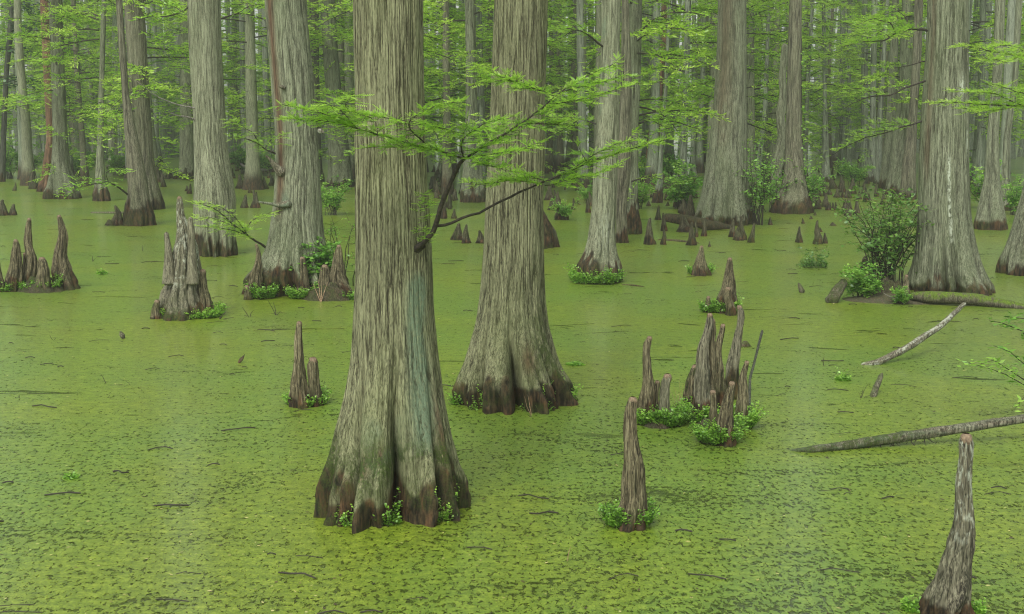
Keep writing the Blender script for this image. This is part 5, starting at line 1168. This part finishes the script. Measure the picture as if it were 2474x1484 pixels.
# the wood beyond, which reads as one mass
def far_wood():
    m, lv = MB(), MB()
    r2 = np.random.default_rng(77)
    for k in range(420):
        Y = r2.uniform(88, 135); X = r2.uniform(-.55, .55) * Y; h = r2.uniform(19, 25); r = r2.uniform(.12, .34); ln = r2.normal(0, .25, 2)
        zz = np.array((-.1, .5, 1.2, h * .5, h)); m.tube(np.stack((X + ln[0] * zz / h * 2, Y + ln[1] * zz / h, zz), -1), r * np.array((1.8, 1.3, 1.05, .8, .35)), 7)
    n = 46000
    cN = 1500; cc = np.stack((r2.uniform(-.56, .56, cN), r2.uniform(84, 136, cN), 1.2 + 19 * r2.random(cN) ** 1.5), -1); cc[:, 0] *= cc[:, 1]
    pxc = np.array([proj_x(a, b) for a, b in cc[:, :2]]); gp = (np.abs(pxc - 1905) < 75) | (np.abs(pxc - 400) < 80); cc[gp, 2] *= .42
    i = r2.integers(0, cN, n)
    O = cc[i] + r2.normal(0, 1, (n, 3)) * (1.3, 1.3, .28)
    a = r2.uniform(0, 6.28, n); D = np.stack((np.cos(a), np.sin(a), r2.normal(-.1, .18, n)), -1); D /= np.linalg.norm(D, axis=1)[:, None]
    tb = r2.normal(.5, .18, cN)
    rhombs(O, D, r2.uniform(.4, .95, n), .12, lv, np.clip(tb[i] + r2.normal(0, .12, n), 0, 1), .4)
    o = link('far_wood', twig_leaf_mesh('far_wood', m, lv, M['leaf_far'], M['far'])); o['kind'] = 'stuff'
far_wood()

# ================================================================== LIGHT AND AIR
SUN_EL, SUN_AZ = 50, 200         # high, soft, from behind the camera
wd = bpy.data.worlds.new('World'); sc.world = wd; wd.use_nodes = True
nt = wd.node_tree; g = N(nt); bg = nt.nodes['Background']
sky = nt.nodes.new('ShaderNodeTexSky'); sky.sky_type = 'NISHITA'; sky.sun_disc = False; sky.sun_elevation = R_(SUN_EL); sky.sun_rotation = R_(SUN_AZ)
sky.air_density = 1.; sky.dust_density = 3.; sky.ozone_density = 1.
hs = nt.nodes.new('ShaderNodeHueSaturation'); hs.inputs['Saturation'].default_value = .08; hs.inputs['Value'].default_value = 1.0
nt.links.new(sky.outputs[0], hs.inputs['Color']); nt.links.new(hs.outputs[0], bg.inputs['Color']); bg.inputs['Strength'].default_value = .15
sd = bpy.data.lights.new('sun', 'SUN'); sd.energy = 1.7; sd.angle = R_(25); sd.color = (1, .95, .86)
so = bpy.data.objects.new('sun', sd); COL.objects.link(so)
az = R_(SUN_AZ); d = Vector((math.sin(az) * math.cos(R_(SUN_EL)), math.cos(az) * math.cos(R_(SUN_EL)), math.sin(R_(SUN_EL))))
so.rotation_euler = (-d).to_track_quat('-Z', 'Y').to_euler(); so.location = (0, -10, 30)
HAZE = 0.0017
if HAZE:
    m, nt, out = newmat('haze_air'); v = nt.nodes.new('ShaderNodeVolumePrincipled'); v.inputs['Color'].default_value = (.87, .97, .80, 1); v.inputs['Density'].default_value = HAZE; v.inputs['Anisotropy'].default_value = .2  # green of the leaf-filtered light is put into the haze colour
    nt.links.new(v.outputs[0], out.inputs['Volume'])
    x0, x1, y0, y1, z0, z1 = -270, 270, -30, 340, -1, 34
    V = [(x, y, z) for z in (z0, z1) for y in (y0, y1) for x in (x0, x1)]
    o = link('haze', mesh('haze', V, [[[0, 2, 3, 1], [4, 5, 7, 6], [0, 1, 5, 4], [2, 6, 7, 3], [0, 4, 6, 2], [1, 3, 7, 5]]], m, False)); o['kind'] = 'stuff'
sc.view_settings.view_transform = 'Standard'; sc.view_settings.look = 'None'; sc.view_settings.exposure = 0.56; sc.view_settings.gamma = 1
sc.cycles.max_bounces = 8; sc.cycles.diffuse_bounces = 4; sc.cycles.transmission_bounces = 4; sc.cycles.transparent_max_bounces = 8; sc.cycles.glossy_bounces = 3
sc.cycles.use_denoising = True; sc.cycles.filter_width = 1.1
